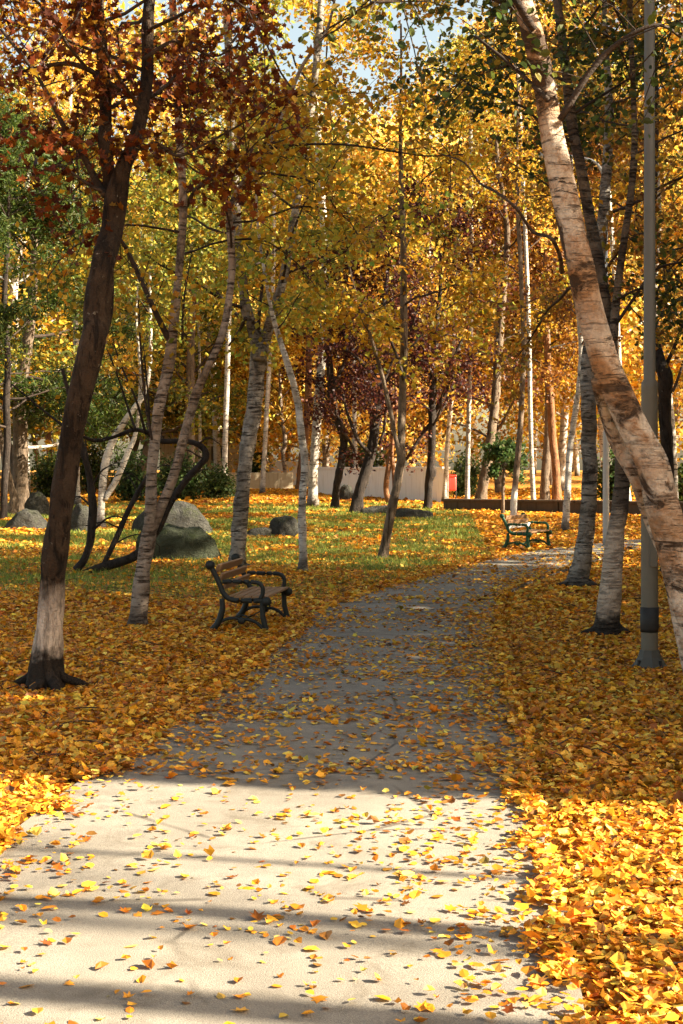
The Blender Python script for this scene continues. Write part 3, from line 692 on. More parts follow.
t.l.new(addv.outputs[0], vor.inputs['Vector'])
sepc = t.n.new('ShaderNodeSeparateColor'); t.l.new(vor.outputs['Color'], sepc.inputs[0])
leafc = t.ramp(sepc.outputs[0], [(0, (.20, .075, .014)), (.25, (.34, .13, .016)), (.5, (.48, .2, .018)), (.75, (.58, .29, .03)), (.95, (.64, .38, .06))], 'CONSTANT')
soil = t.mix(t.noise(o, 12, 5), (.05, .03, .018), (.11, .066, .035))
litter = t.mix(t.ramp(sepc.outputs[1], [(.25, 0.), (.3, 1.)]), soil, leafc)
grassn = t.mix(t.noise(o, 40, 3), (.06, .085, .02), (.15, .17, .035))
sep = t.n.new('ShaderNodeSeparateXYZ'); t.l.new(o, sep.inputs[0])
lawn = t.math('MULTIPLY', t.ramp(t.math('MULTIPLY', sep.outputs[1], .01), [(.17, 0.), (.24, 1.), (.44, 1.), (.58, .25)]),
              t.ramp(t.math('ADD', t.math('MULTIPLY', t.math('SUBTRACT', sep.outputs[0], t.math('MULTIPLY', sep.outputs[1], .06)), -.1), .5), [(.38, 0.), (.5, 1.)]))
gm = t.math('MULTIPLY', lawn, t.ramp(t.noise(o, .8, 5, .65), [(.40, 0.), (.56, .9)]))
t.col(t.mix(gm, litter, grassn), .85, .15); t.bump(t.math('ADD', vor.outputs['Distance'], t.noise(o, 60, 3)), .7, .03)
link('ground', np_mesh('ground', V, Q, smooth=True), t.m).__setitem__('kind', 'structure')

# path: a slab 2 cm proud of the ground, edges dropping below it
n = len(Lc); W = 9
pv = []
for a, b in zip(Lc, Rc):
    for k in range(W):
        p = a + (b - a) * k / (W - 1); pv.append((p[0], p[1], float(g(p[1])) + .02 + .012 * math.sin(math.pi * k / (W - 1))))
for c in (Lc, Rc):
    for p in c: pv.append((p[0], p[1], float(g(p[1])) - .12))
pq = []
for i in range(n - 1):
    for k in range(W - 1): pq.append((i * W + k, i * W + k + 1, (i + 1) * W + k + 1, (i + 1) * W + k))
    l0, r0 = n * W + i, n * W + n + i
    pq.append((l0, i * W, (i + 1) * W, l0 + 1)); pq.append((i * W + W - 1, r0, r0 + 1, (i + 1) * W + W - 1))
t = NT('worn_asphalt'); o = t.coord()
agg = t.noise(o, 190, 2, .7); pat = t.noise(o, 1.1, 6, .62); mid = t.noise(o, 9, 5, .6)
c = t.mix(t.ramp(pat, [(.3, 0.), (.7, 1.)]), (.19, .17, .14), (.285, .26, .22))
c = t.mix(t.ramp(mid, [(.35, .35), (.65, 0.)]), c, (.15, .132, .11))
c = t.mix(t.ramp(agg, [(.3, .55), (.55, 0.), (.75, .45)]), c, t.mix(t.ramp(agg, [(.5, 0.), (.51, 1.)]), (.06, .052, .044), (.36, .33, .29)))
sepp = t.n.new('ShaderNodeSeparateXYZ'); t.l.new(o, sepp.inputs[0])
fr = t.math('FRACT', t.math('ADD', t.math('MULTIPLY', sepp.outputs[1], .42), t.math('MULTIPLY', t.noise(o, .7, 3), .12)))
crk = t.ramp(t.math('ABSOLUTE', t.math('SUBTRACT', fr, .5)), [(.004, 1.), (.012, 0.)])
c = t.mix(t.math('MULTIPLY', crk, t.ramp(t.noise(o, 3, 3), [(.45, 0.), (.55, .7)])), c, (.06, .05, .042))
st2 = t.ramp(t.noise(o, 2.6, 6, .7, .7), [(.52, 0.), (.66, .55)])
c = t.mix(st2, c, (.105, .088, .066))
fine2 = t.node('ShaderNodeTexVoronoi', feature='DISTANCE_TO_EDGE'); fine2.inputs['Scale'].default_value = .8; t.l.new(t.mix(.12, o, t.node('ShaderNodeTexNoise', Scale=3.0).outputs['Color']), fine2.inputs['Vector'])
c = t.mix(t.math('MULTIPLY', t.ramp(fine2.outputs['Distance'], [(.003, 1.), (.011, 0.)]), t.ramp(t.noise(o, .9, 3), [(.48, 0.), (.56, .75)])), c, (.05, .042, .034))
t.col(c, .85, .25); t.bump(t.math('ADD', agg, t.math('MULTIPLY', mid, .6)), .55, .008)
link('path', np_mesh('path', np.array(pv), np.array(pq), smooth=False), t.m).__setitem__('kind', 'structure')

# ------------------------------------------------------------------ fallen leaves (uncountable)
def scatter(y0, y1, dens, margin, r):
    A = (y1 - y0) * (2 * (.2277 * y1 + margin)); m = int(A * dens)
    y = r.uniform(y0, y1, m); x = r.uniform(-1, 1, m) * (.2277 * y1 + margin)
    k = np.abs(x) < .2277 * y + margin
    return x[k], y[k]
def vnoise(x, y, s, seed=0):
    return np.array([mnoise.fractal(Vector((a * s, b * s, seed * 7.3)), 1., 2., 4) for a, b in zip(x, y)])
r = np.random.default_rng(5)
C, S, FR, CL, COLR = [], [], [], [], []
def add_leaves(x, y, lift, size, tilt, pal='litter'):
    n = len(x); z = gz(x, y); ins = inside(x, y); z = np.where(ins, g(y) + .034, z + .012) + r.random(n) ** 1.6 * lift
    C.append(np.column_stack([x, y, z])); S.append(size * np.clip(np.exp(r.normal(-.08, .3, n)), .45, 1.75))
    FR.append(frames(n, r, tilt=tilt)); CL.append(r.normal(.75, .95, n)); COLR.append(pick(pal, n, r, .28))
for (y0, y1, dens, mg, size) in ((3.2, 9, 2500, 1.2, .046), (9, 17, 1500, 1.4, .051), (17, 30, 580, 2, .068), (30, 50, 170, 3, .105), (50, 72, 60, 4, .14)):
    x, y = scatter(y0, y1, dens, mg, r)
    d = sdist(x, y)
    jit = vnoise(x, y, 1.6) * .30
    off = d > (-.10 + jit * .5) * np.interp(y, [18, 26], [1, .25])
    far = y > 20
    lawn_m = far & (x < .06 * y + 1.2) & (y < 56)
    if lawn_m.any():
        vn = vnoise(x, y, .45, 3)
        thin = lawn_m & (r.random(len(x)) > np.clip(.26 - vn * 1.0, .06, 1)) & (d > .5)
        off &= ~thin
    add_leaves(x[off], y[off], .038 if y1 < 20 else .03, size, .33)
    # on the path: thin, thicker towards the right edge and in drifts
    on = d <= -.02
    x2, y2, d2 = x[on], y[on], d[on]
    vn = vnoise(x2, y2, .9, 5)
    rightside = np.interp(y2, Rc[:, 1], Rc[:, 0]) - x2
    p = .10 + .34 * np.exp(-np.clip(-d2, 0, 9) / .22) + .30 * np.exp(-np.clip(rightside, 0, 9) / .55) + .30 * np.clip(vnoise(x2 * .45, y2 * 1.5, 1.1, 8), -.4, 1)
    p *= np.interp(y2, [3, 7.6, 8.6, 12, 20, 30], [.34, .32, .78, 1.1, .95, .6])
    k = r.random(len(x2)) < np.clip(p, .025, .9)
    add_leaves(x2[k], y2[k], .010, size * .90, .17)
ctr = np.vstack(C); fr3 = tuple(np.vstack([f[i] for f in FR]) for i in range(3))
S_, CO_, CL_ = np.concatenate(S), np.vstack(COLR), np.concatenate(CL)
lob = r.random(len(ctr)) < .16
mp = link('fallen_maple_leaves', leaf_mesh('fallen_maple_leaves', ctr[lob], S_[lob] * 1.05, np.clip(CO_[lob] * (.9, .72, .7), .004, 1), tuple(f[lob] for f in fr3), 'lobed', CL_[lob]), M_LITTER)
tag(mp, 'browner lobed maple leaves mixed into the fallen birch leaves', 'fallen leaves', kind='stuff')
ctr, S_, CO_, CL_ = ctr[~lob], S_[~lob], CO_[~lob], CL_[~lob]; fr3 = tuple(f[~lob] for f in fr3)
br_ = r.random(len(ctr)) < .42
bl = link('fallen_broad_leaves', leaf_mesh('fallen_broad_leaves', ctr[br_], S_[br_] * .88, CO_[br_], tuple(f[br_] for f in fr3), 'broad', CL_[br_] * 1.3), M_LITTER)
tag(bl, 'broad curled leaves among the fallen birch leaves on ground and path', 'fallen leaves', kind='stuff')
ctr, S_, CO_, CL_ = ctr[~br_], S_[~br_], CO_[~br_], CL_[~br_]; fr3 = tuple(f[~br_] for f in fr3)
fl = link('fallen_leaves', leaf_mesh('fallen_leaves', ctr, S_, CO_, fr3, 'ovate', CL_), M_LITTER)
TW = Tubes()
xt, yt = scatter(4, 24, 2.2, .5, r); kt = sdist(xt, yt) > -.3
for a, b_ in zip(xt[kt], yt[kt]):
    zz = float(gz(np.array([a]), np.array([b_]))[0]) + .045; an = r.uniform(0, 6.28); L_ = r.uniform(.08, .4); e = np.array([math.cos(an), math.sin(an), 0]) * L_
    TW.add(np.array([(a, b_, zz), np.array([a, b_, zz + .012]) + e * .5 + r.normal(0, .015, 3), np.array([a, b_, zz]) + e]), [.005, .004, .002], 4, cap=False)
tag(link('fallen_twigs', TW.mesh('fallen_twigs'), B_TWIG), 'thin dark twigs lying among the fallen leaves', 'twigs', kind='stuff')
tag(fl, 'yellow and orange fallen leaves covering the ground and strewn over the path', 'fallen leaves', kind='stuff')

# grass on the lawn
x, y = scatter(19, 56, 260, 3, r)
d = sdist(x, y); vn = vnoise(x, y, .45, 3)
k = (d > .25) & (x < .06 * y + 1.2) & (vn > -.16 + r.normal(0, .12, len(x))) & (r.random(len(x)) < np.interp(y, [19, 25, 45, 56], [.25, 1, 1, .3]))
x, y = x[k], y[k]; n = len(x); z = gz(x, y)
h = r.uniform(.05, .13, n); w = np.interp(y, [18, 50], [.008, .02]); a = r.uniform(0, 6.28, n); ln = r.normal(0, .5, (n, 2))
b0 = np.column_stack([x, y, z - .01]); dx = np.column_stack([np.cos(a) * w, np.sin(a) * w, np.zeros(n)])
tip = b0 + np.column_stack([ln[:, 0] * h, ln[:, 1] * h, h])
gv = np.stack([b0 - dx, b0 + dx, tip], 1).reshape(-1, 3)
gc = np.array([(.13, .19, .03), (.19, .25, .045), (.30, .31, .06), (.38, .34, .08)])[r.choice(4, n, p=[.35, .35, .2, .1])] * r.uniform(.8, 1.2, (n, 1))
gr = link('grass', np_mesh('grass', gv, None, np.arange(n * 3).reshape(-1, 3), np.repeat(gc, 3, 0)), M_GRASS)
tag(gr, 'short green grass between fallen leaves on the lawn', 'grass', kind='stuff')

# ------------------------------------------------------------------ benches
t = NT('bench_wood'); o = t.coord((1, 1, 1)); st = t.coord((2, 30, 30))
c = t.mix(t.noise(st, 1.5, 5, .7), (.16, .085, .04), (.34, .20, .105)); t.col(c, .6, .35); t.bump(t.noise(st, 3, 4), .3, .004); M_WOOD = t.m
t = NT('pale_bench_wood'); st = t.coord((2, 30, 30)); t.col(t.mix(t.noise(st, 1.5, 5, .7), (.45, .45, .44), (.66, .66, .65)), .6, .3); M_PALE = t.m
def iron(name, c0, c1, rust=.62):
    t = NT(name); o = t.coord(); c = t.mix(t.noise(o, 20, 4), c0, c1)
    c = t.mix(t.ramp(t.noise(o, 35, 5, .7), [(rust, 0.), (rust + .06, .8)]), c, (.06, .03, .016)); t.bump(t.noise(o, 120, 3), .25, .003); return t.col(c, .55, .3)
M_BLACK = iron('black_iron', (.012, .015, .014), (.022, .026, .024))
M_GREEN = iron('green_iron', (.008, .055, .030), (.014, .085, .045), .66)
def bench(name, label, near, along, L, frame_mat, s=1.0, pale_slat=None, fat=1.2):
    """near: ground point of the near end frame; along: direction of the bench's length; the bench faces along rotated -90 degrees"""
    ang = math.atan2(along[1], along[0])
    mid = np.array(near) + np.array(along) / np.linalg.norm(along) * L / 2
    root = empty(name, (mid[0], mid[1], float(g(mid[1])) + .01), label, 'bench', 'park benches beside the path', ang)
    root.scale = (s, s, s)
    B0 = [(-.034, .69), (-.005, .635), (.04, .55), (.075, .47), (.10, .41), (.16, .345), (.27, .32), (.405, .325), (.557, .32)]
    for e in (-1, 1):
        x = e * L / 2
        P = lambda pts: [np.array([x, .27 - u, z]) for u, z in pts]
        T = Tubes()
        T.add(catmull(P(B0), 5), np.full(len(B0) * 5 - 4, .023) * fat, 8)
        T.add(catmull(P([(.09, .34), (.098, .26), (.09, .2), (.05, .09), (-.02, .0)]), 5), np.linspace(.023, .03, 21) * fat, 8)
        T.add(catmull(P([(.515, .31), (.52, .22), (.528, .14), (.566, .0)]), 5), np.linspace(.022, .026, 16) * fat, 8)
        T.add(catmull(P([(.02, .05), (.07, .095), (.14, .128), (.22, .14), (.30, .128), (.38, .125), (.45, .10), (.50, .06), (.55, .01)]), 4), np.full(33, .015) * fat, 7)
        for (u, z) in ((-.034, .69), (.565, .315)):          # scroll ends
            for dxx in (-.022, .022):
                T.add([np.array([x + dxx - .012, .27 - u, z]), np.array([x + dxx + .012, .27 - u, z])], [.043, .043], 14)
            T.add([np.array([x - .02, .27 - u, z]), np.array([x + .02, .27 - u, z])], [.048, .048], 14)
        T.add([np.array([x - .02, -.03, .115]), np.array([x + .02, -.03, .115])], [.038, .038], 10)   # rosette
        for u0 in (.24, .36): T.add(catmull(P([(.30, .1), (u0, .155), (.30, .17)]), 4), np.full(9, .011), 6)
        fr_ = link('end_frame', T.mesh('end_frame'), frame_mat, root)
        A = Tubes(); A.add(catmull(P([(.10, .515), (.19, .522), (.30, .517), (.42, .517), (.49, .50), (.523, .455), (.52, .39), (.50, .345)]), 5), np.full(36, .019) * fat, 8)
        link('armrest', A.mesh('armrest'), frame_mat, fr_)
    def plank(nm, y, z, ang_, w, mat, lab=None):
        bm = bmesh.new(); from mathutils import Matrix
        bm_box(bm, (0, 0, 0), (L - .03, w, .026), None, .005)
        bmesh.ops.rotate(bm, verts=bm.verts, matrix=Matrix.Rotation(ang_, 3, 'X')); bmesh.ops.translate(bm, verts=bm.verts, vec=(0, y, z))
        o = bm_link(nm, bm, mat, root)
        if lab: o['label'] = lab
    for k, (u, z) in enumerate(((.005, .655), (.045, .565), (.085, .475))):
        plank('back_slat', .27 - u - .03, z, R(-66), .082, M_PALE if (pale_slat and k == 2) else M_WOOD, 'whitish lowest back slat' if (pale_slat and k == 2) else None)  # lowest back slat drawn paler than the others on the far bench
    for u in (.175, .265, .355, .445, .53): plank('seat_slat', .27 - u, .358, R(-1 if u > .2 else -14), .078, M_WOOD)
    T = Tubes(); T.add([(-L / 2, -.03, .115), (L / 2, -.03, .115)], [.009, .009], 7)
    T.add([(-L / 2, -.08, .31), (L / 2, -.08, .31)], [.009, .009], 7)
    link('tie_rod', T.mesh('tie_rod'), frame_mat, root)
n0 = (gpt(212.5, 632.6)[:2] + gpt(265, 632.6)[:2]) / 2
bench('park_bench', 'near park bench with black iron frame and brown slats at the left of the path', n0, (.15, 1.1), 1.3, M_BLACK)
n1 = (gpt(505, 549.5)[:2] + gpt(527, 551)[:2]) / 2
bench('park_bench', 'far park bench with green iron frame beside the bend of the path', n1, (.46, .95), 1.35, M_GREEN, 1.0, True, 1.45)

# ------------------------------------------------------------------ lamp posts
t = NT('grey_paint'); o = t.coord(); c = t.mix(t.noise(o, 8, 5), (.10, .09, .07), (.14, .128, .10))
c = t.mix(t.ramp(t.noise(t.coord((20, 20, 3)), 1.3, 5, .7), [(.6, 0.), (.72, .55)]), c, (.09, .07, .05)); t.col(c, .5, .4); M_POLE = t.m
t = NT('light_grey_metal'); o = t.coord(); t.col(t.mix(t.noise(o, 12, 4), (.32, .33, .34), (.44, .45, .46)), .5, .4); M_LIGHTMETAL = t.m
t = NT('black_band'); o = t.coord(); t.col(t.mix(t.noise(o, 30, 4), (.012, .012, .012), (.03, .027, .025)), .6, .3); M_BAND = t.m
t = NT('dark_grey_paint'); o = t.coord(); t.col(t.mix(t.noise(o, 14, 5), (.045, .042, .035), (.085, .078, .065)), .6, .3); M_BASE = t.m
t = NT('lamp_glass'); t.col((.75, .75, .72), .25, .5); M_GLASS = t.m
def lamp_post(px, py, wpx, step_py, label, Htop, mat, detail=True, name='street_lamp', group='lamp posts'):
    b = gpt(px, py); k = b[1] / F; r0 = wpx * k / 2; zs = EYE - (step_py - CY) * k - b[2]
    root = empty(name, b, label, 'lamp post', group)
    T = Tubes()
    T.add([(0, 0, 0), (0, 0, .2), (0, 0, zs - .05), (0, 0, zs), (0, 0, zs + .03), (0, 0, Htop)], [r0, r0, r0 * .97, r0 * .97, r0 * .7, r0 * .55], 20)
    link('pole', T.mesh('pole'), mat, root)
    if detail:
        T = Tubes(); T.add([(0, 0, -.02), (0, 0, .05), (0, 0, .055), (0, 0, .12), (0, 0, .18)], [r0 * 2.15, r0 * 2.1, r0 * 1.95, r0 * 1.4, r0 * 1.12], 8)
        bp = link('base_plate', T.mesh('base_plate', False), M_BASE, root)
        for q in range(4):
            B = Tubes(); a = q * 1.57 + .6; e = np.array([math.cos(a), math.sin(a), 0]) * r0 * 1.75
            B.add([e + (0, 0, .05), e + (0, 0, .1)], [.013, .013], 6); link('bolt', B.mesh('bolt', False), M_BAND, bp)
        T = Tubes(); T.add([(0, 0, .33), (0, 0, .36), (0, 0, .37), (0, 0, .54)], [r0 * 1.06, r0 * 1.06, r0 * 1.09, r0 * 1.09], 20); link('band', T.mesh('band'), M_BAND, root)
        bm = bmesh.new(); bm_box(bm, (r0 * .25, -r0 * .93, 1.05), (r0 * .9, .03, .34), None, .006); link_door = bm_link('access_hatch', bm, mat, root)
    T = Tubes(); T.add(catmull([(0, 0, Htop - .05), (-.25, 0, Htop + .35), (-.9, 0, Htop + .5)], 6), np.linspace(r0 * .5, r0 * .4, 13), 10)
    arm = link('arm', T.mesh('arm'), mat, root)
    bm = bmesh.new(); bm_box(bm, (-1.15, 0, Htop + .5), (.6, .24, .1), None, .03); hd = bm_link('lamp_head', bm, mat, root)
    bm = bmesh.new(); bm_box(bm, (-1.18, 0, Htop + .445), (.45, .18, .03), None, .01); bm_link('lamp_glass', bm, M_GLASS, hd)
lamp_post(649.5, 671, 17, 383, 'near beige-grey lamp post with black band and flared foot, right of the path', 7.2, M_POLE)
lamp_post(606, 546, 6.5, 432, 'slim light grey lamp post between two trunks at the path bend', 8.0, M_LIGHTMETAL, False)
lamp_post(381, 487, 3.2, 440, 'thin far lamp post standing behind the white wall', 9.0, M_LIGHTMETAL, False)

# ------------------------------------------------------------------ walls, building, bin
def masonry(name, c0, c1, stain, cs=1.0):
    t = NT(name); o = t.coord(); c = t.mix(t.noise(o, 1.3, 6, .65), c0, c1)
    c = t.mix(t.ramp(t.noise(t.coord((6, 6, .5)), 1.5, 5, .7), [(.52, 0.), (.7, cs)]), c, stain); t.bump(t.noise(o, 30, 4), .4, .02); return t.col(c, .85, .2)
M_WWALL = masonry('white_render', (.80, .80, .82), (.86, .86, .87), (.5, .49, .46), .5)
M_BEIGE = masonry('stained_concrete', (.40, .34, .24), (.32, .27, .19), (.17, .12, .07))
M_BROWNW = masonry('brown_concrete', (.10, .075, .052), (.07, .052, .038), (.035, .027, .02))
def wall(name, label, a, b, h, th, mat, cap=None, down=.5):
    """a, b: ground ends seen from the path"""
    a, b = np.array(a[:2]), np.array(b[:2]); d = b - a; L = np.linalg.norm(d)
    za, zb = float(g(a[1])), float(g(b[1])); m = (a + b) / 2
    root = empty(name, (m[0], m[1], min(za, zb)), label, 'wall', None, math.atan2(d[1], d[0]))
    bm = bmesh.new(); hi = h + abs(za - zb)
    bm_box(bm, (0, 0, (hi - down) / 2), (L, th, hi + down), None, .02); bm_link('wall_body', bm, mat, root)
    if cap:
        bm = bmesh.new(); bm_box(bm, (0, 0, hi + .041), (L + .06, th + .1, .08), None, .012); bm_link('coping', bm, cap, root)
wall('garden_wall', 'long white rendered wall behind the black plum trunks', gpt(318, 494), gpt(446, 503), 1.1, .25, M_WWALL, M_WWALL)
wall('retaining_wall', 'stained beige retaining wall behind the grey forked birch', gpt(222, 490), gpt(292, 489), .8, .3, M_BEIGE)
wall('garden_wall', 'short white wall above the beige retaining wall', np.array([-4.5, 79.5]), np.array([-1.6, 78.]), 1.25, .25, M_WWALL)
wall('garden_wall', 'low brown wall running behind the far bench to the right edge', gpt(446, 510), gpt(560, 513), .30, .4, M_BROWNW, M_BROWNW)
wall('garden_wall', 'second stretch of low brown wall behind the right bank trunks', gpt(562, 513), gpt(760, 520), .34, .4, M_BROWNW, M_BROWNW)
# beige garden building, far left of centre
b = at(213, 480, 90.); zb = float(g(90))
root = empty('garden_building', (b[0], 90, zb), 'low beige building with a flat dark roof behind the shrubs', 'building')
bm = bmesh.new(); bm_box(bm, (0, 2.5, 1.25), (6.4, 5, 3.1), None, .03); bm_link('wall', bm, M_BEIGE, root)
bm = bmesh.new(); bm_box(bm, (0, 2.5, 2.92), (6.9, 5.5, .22), None, .03); bm_link('roof', bm, M_BROWNW, root)
T = Tubes(); T.add([(2.2, -.12, -.3), (2.2, -.12, 2.8)], [.09, .09], 10); t = NT('red_pipe'); t.col(t.mix(t.noise(t.coord(), 9), (.16, .04, .025), (.22, .06, .035)), .6); link('pipe', T.mesh('pipe'), t.m, root)
for x in (-1.6, .4):
    bm = bmesh.new(); bm_box(bm, (x, -.02, 1.5), (1.0, .08, 1.0), None, .01); wf = bm_link('window_frame', bm, M_BROWNW, root)
    bm = bmesh.new(); bm_box(bm, (x, -.065, 1.5), (.84, .02, .84)); t = NT('window_glass'); t.col((.03, .04, .045), .1, .5); bm_link('pane', bm, t.m, wf)
# red litter bin
b = at(452, 490, 58.); zb = float(g(58))
root = empty('litter_bin', (b[0], 58, zb), 'red litter bin on a thin post behind the low brown wall', 'litter bin')
t = NT('red_paint'); t.col(t.mix(t.noise(t.coord(), 10), (.55, .03, .02), (.66, .05, .03)), .4, .5); M_RED = t.m
bm = bmesh.new(); bm_box(bm, (0, 0, .68), (.30, .28, .54), None, .05); bm_link('bin_body', bm, M_RED, root, True)
bm = bmesh.new(); bm_box(bm, (0, 0, .99), (.34, .32, .07), None, .03); bm_link('lid', bm, M_RED, root, True)
T = Tubes(); T.add([(.16, .1, -.2), (.16, .1, 1.0)], [.025, .025], 8); link('post', T.mesh('post'), M_BAND, root)

# ------------------------------------------------------------------ rocks
def rockmat(name, c0, c1, moss):
    t = NT(name); o = t.coord(); c = t.mix(t.noise(o, 3, 6, .65), c0, c1)
    nr = t.n.new('ShaderNodeNewGeometry'); sp = t.n.new('ShaderNodeSeparateXYZ'); t.l.new(nr.outputs['Normal'], sp.inputs[0])
    c = t.mix(t.math('MULTIPLY', t.ramp(t.noise(o, 5, 5, .7), [(.45, 0.), (.62, .8)]), t.ramp(sp.outputs[2], [(.1, .2), (.7, 1.)])), c, moss)
    c = t.mix(1.0, c, t.ramp(t.noise(o, 4.5, 8, .75, .5), [(.3, .45), (.55, 1.), (.75, 1.35)]), 'MULTIPLY'); t.bump(t.noise(o, 3.2, 9, .72, .4), 1.0, .4); return t.col(c, .9, .15)
M_ROCK = rockmat('granite', (.05, .05, .046), (.11, .107, .097), (.05, .06, .025))
M_ROCKG = rockmat('green_granite', (.055, .068, .045), (.095, .105, .07), (.05, .065, .022))
def rock(name, label, x0, x1, ytop, ybase, mat, prof, depth=.8, seed=0, group='boulders on the lawn'):
    """prof: crest outline as (fraction along, fraction of height)"""
    b = gpt((x0 + x1) / 2, ybase); k = b[1] / F; Wd, Hh = (x1 - x0) * k, (ybase - ytop) * k
    r = np.random.default_rng(seed); bm = bmesh.new()
    bmesh.ops.create_icosphere(bm, subdivisions=4, radius=1)
    fx, fz = zip(*prof)
    pl = [unit(r.normal(0, 1, 3) * np.array([1, 1, .6]) + (0, 0, .25)) for _ in range(12)]; pd = r.uniform(.92, 1.2, 12)
    for v in bm.verts:
        c = np.array(v.co); c = c / (np.abs(c) ** 5).sum() ** (1 / 5)
        for nn, d in zip(pl, pd):
            e = c @ nn - d
            if e > 0: c = c - nn * e * .93
        q = mnoise.fractal(Vector(c * 2.4) + Vector((seed * 3., 0, 0)), 1., 2., 5) * .07 + abs(mnoise.noise(Vector(c * 1.6) + Vector((seed * 5., 2, 0)))) * .16 - .05
        c = c * (1 + q)
        top = np.interp((c[0] + 1) / 2, fx, fz)
        z = max(c[2], -.3)
        v.co = (c[0] * Wd / 2, c[1] * Wd / 2 * depth, z * Hh * top * 1.08 if z > 0 else z * .4)
    me = bpy.data.meshes.new(name); bm.to_mesh(me); bm.free()
    for p in me.polygons: p.use_smooth = True
    o = link(name, me, mat, None, (b[0], b[1] + Wd * .3 * depth, b[2])); tag(o, label, 'rock', group)
rock('boulder', 'largest pointed grey boulder behind the twin-stemmed birch', 128, 212, 506, 534, M_ROCK, [(0, .62), (.15, .82), (.4, .9), (.6, 1), (.74, .98), (.9, .7), (1, .35)], .6, 1)
rock('boulder', 'flat mossy green boulder lying in front of the pointed one', 134, 218, 529, 559, M_ROCKG, [(0, .85), (.2, 1), (.8, .97), (1, .8)], .55, 2)
rock('boulder', 'grey wedge rock left of the big forked maple', 2, 44, 511, 530, M_ROCK, [(0, .45), (.3, .85), (.55, 1), (.8, .95), (1, .6)], .7, 3)
rock('boulder', 'dark grey rock behind the wedge rock beside the pine trunk', 24, 48, 494, 516, M_ROCK, [(0, .75), (.25, 1), (.7, .95), (1, .8)], .8, 4)
rock('boulder', 'blocky dark rock just right of the big forked maple', 68, 90, 506, 533, M_ROCK, [(0, .7), (.5, 1), (1, .8)], .8, 5)
rock('boulder', 'pale upright boulder left of the S-curved thin birch', 268, 298, 518, 536, M_ROCK, [(0, .85), (.3, .95), (.7, 1), (1, .9)], .8, 6)
rock('boulder', 'low flat stone slab left of the pale upright boulder', 244, 271, 528, 537, M_ROCK, [(0, .8), (1, 1)], .5, 7)
rock('boulder', 'brown rock at the foot of the white wall between black trunks', 339, 354, 486, 501, M_ROCK, [(0, .8), (.3, 1), (.7, .95), (1, .8)], .8, 8)
rock('boulder', 'long flat slab just right of the leaning plum', 361, 390, 505, 514, M_ROCK, [(0, .6), (1, 1)], .4, 9)
rock('boulder', 'long flat grey slab at the foot of the upright plum', 396, 433, 507, 519, M_ROCK, [(0, 1), (.5, .8), (1, .6)], .4, 10)
rock('boulder', 'dim rounded rock far behind between rusty pine and maple', 36, 52, 476, 496, M_ROCK, [(0, .9), (.3, 1), (.7, 1), (1, .9)], .8, 11)

# ------------------------------------------------------------------ shrubs
def shrub(label, x0, x1, ytop, ybase, pal, seed, leaf=.13, n=2600, group='shrubs at the back of the lawn'):
    b = gpt((x0 + x1) / 2, ybase); k = b[1] / F; Wd, Hh = (x1 - x0) * k, (ybase - ytop) * k
    r = np.random.default_rng(seed); root = empty('shrub', b, label, 'shrub', group)
    T = Tubes(); sp = []
    for q in range(26):
        a = r.uniform(0, 6.28); e = np.array([math.cos(a) * Wd * .5, math.sin(a) * Wd * .4, 0]) * r.random() ** .6
        tp = e + np.array([0, 0, Hh * r.uniform(.45, 1) * (1 - .45 * (np.linalg.norm(e) / (Wd * .5)) ** 2)])
        p = catmull([e * .15, e * .6 + (0, 0, tp[2] * .5), tp], 4); T.add(p, np.linspace(.03, .008, 9), 5, cap=False)
        for f in np.linspace(.3, 1, 7): sp.append(p[int(f * 8)])
    link('stems', T.mesh('stems'), B_DARK, root)
    sp = np.array(sp); c = sp[r.integers(0, len(sp), n)] + r.normal(0, .2, (n, 3)); c = c[c[:, 2] > .03]; n = len(c)
    link('foliage', leaf_mesh('foliage', c, leaf * r.uniform(.6, 1.3, n), pick(pal, n, r), frames(n, r, .3), 'ovate', r.uniform(.3, 1.5, n)), M_LEAF, root)
shrub('dark green bushy shrub behind the chalk-white birch', 108, 158, 452, 502, 'shrub', 81)
shrub('dark green wide shrub below the beige building', 152, 208, 450, 501, 'shrub', 82, n=3200)
shrub('dark green shrub nearest the grey forked birch', 196, 240, 460, 499, 'shrub', 83)
shrub('light green shrub far left between pine trunks', 28, 74, 440, 498, 'pine', 84)
shrub('light green shrub behind the big forked maple', 70, 112, 430, 494, 'pine', 85)
shrub('low green shrub right of the red litter bin', 452, 480, 452, 497, 'shrub', 86, .15, 1800)
shrub('dark evergreen bush behind the white wall and kinked plum', 340, 384, 436, 490, 'shrub', 87, .17)
shrub('dark bush between the grey forked birch and white wall', 246, 274, 440, 485, 'shrub', 88, .17, 1600)
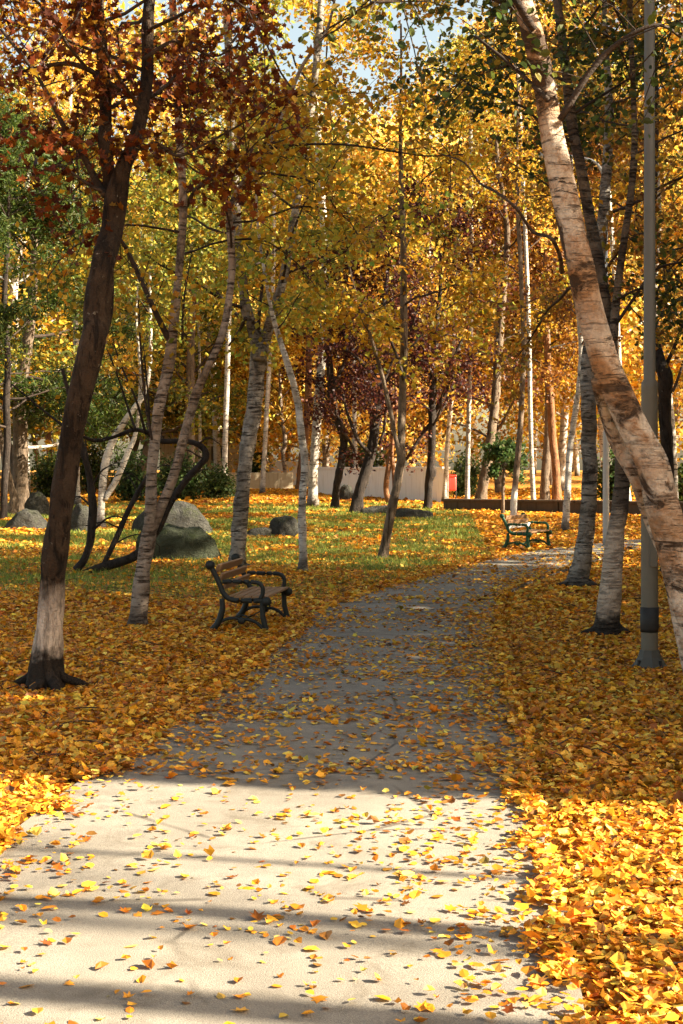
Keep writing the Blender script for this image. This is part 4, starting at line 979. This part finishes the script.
shrub('green bush behind the slim grey lamp post', 592, 640, 442, 503, 'shrub', 89, .15)
shrub('green bush at the far right edge behind white-footed birch', 650, 720, 450, 505, 'pine', 90, .15)

# ------------------------------------------------------------------ camera, light, render
cam = bpy.data.cameras.new('Camera'); co = bpy.data.objects.new('Camera', cam); COL.objects.link(co)
co.location = (0, 0, EYE); co.rotation_euler = (R(90), 0, 0)
cam.sensor_fit = 'AUTO'; cam.sensor_width = 36; cam.lens = F / 1024 * 36
cam.shift_y = -(512 - CY) / 1024; cam.clip_end = 2000; cam.clip_start = .05
scene.camera = co
EL, AZ = R(32), R(12)          # sun low from the right, a little behind the camera
sd = Vector((math.cos(EL) * math.cos(AZ), -math.cos(EL) * math.sin(AZ), math.sin(EL)))
sun = bpy.data.lights.new('Sun', 'SUN'); sun.energy = 5; sun.angle = R(.6); sun.color = (1, .86, .64)
so = bpy.data.objects.new('Sun', sun); COL.objects.link(so); so.rotation_euler = sd.to_track_quat('Z', 'Y').to_euler(); so.location = (0, 0, 30)
w = bpy.data.worlds.new('World'); scene.world = w; w.use_nodes = True
nt = w.node_tree; bg = nt.nodes['Background']
sky = nt.nodes.new('ShaderNodeTexSky'); sky.sky_type = 'NISHITA'; sky.sun_disc = False
sky.sun_elevation = EL; sky.sun_rotation = R(90) + AZ; sky.dust_density = 3.0; sky.air_density = 1.0
mx = nt.nodes.new('ShaderNodeMix'); mx.data_type = 'RGBA'; mx.blend_type = 'MULTIPLY'; mx.inputs[0].default_value = 1
mx.inputs[7].default_value = (1.0, .85, .64, 1)
nt.links.new(sky.outputs[0], mx.inputs[6]); nt.links.new(mx.outputs[2], bg.inputs[0]); bg.inputs[1].default_value = .075
vs = scene.view_settings; vs.view_transform = 'Standard'; vs.look = 'None'; vs.gamma = 1; vs.exposure = 2.5; vs.use_curve_mapping = False
cy = scene.cycles; cy.max_bounces = 7; cy.diffuse_bounces = 4; cy.transmission_bounces = 4; cy.glossy_bounces = 2; cy.use_denoising = True
cy.sample_clamp_indirect = 6
scene.render.use_persistent_data = False
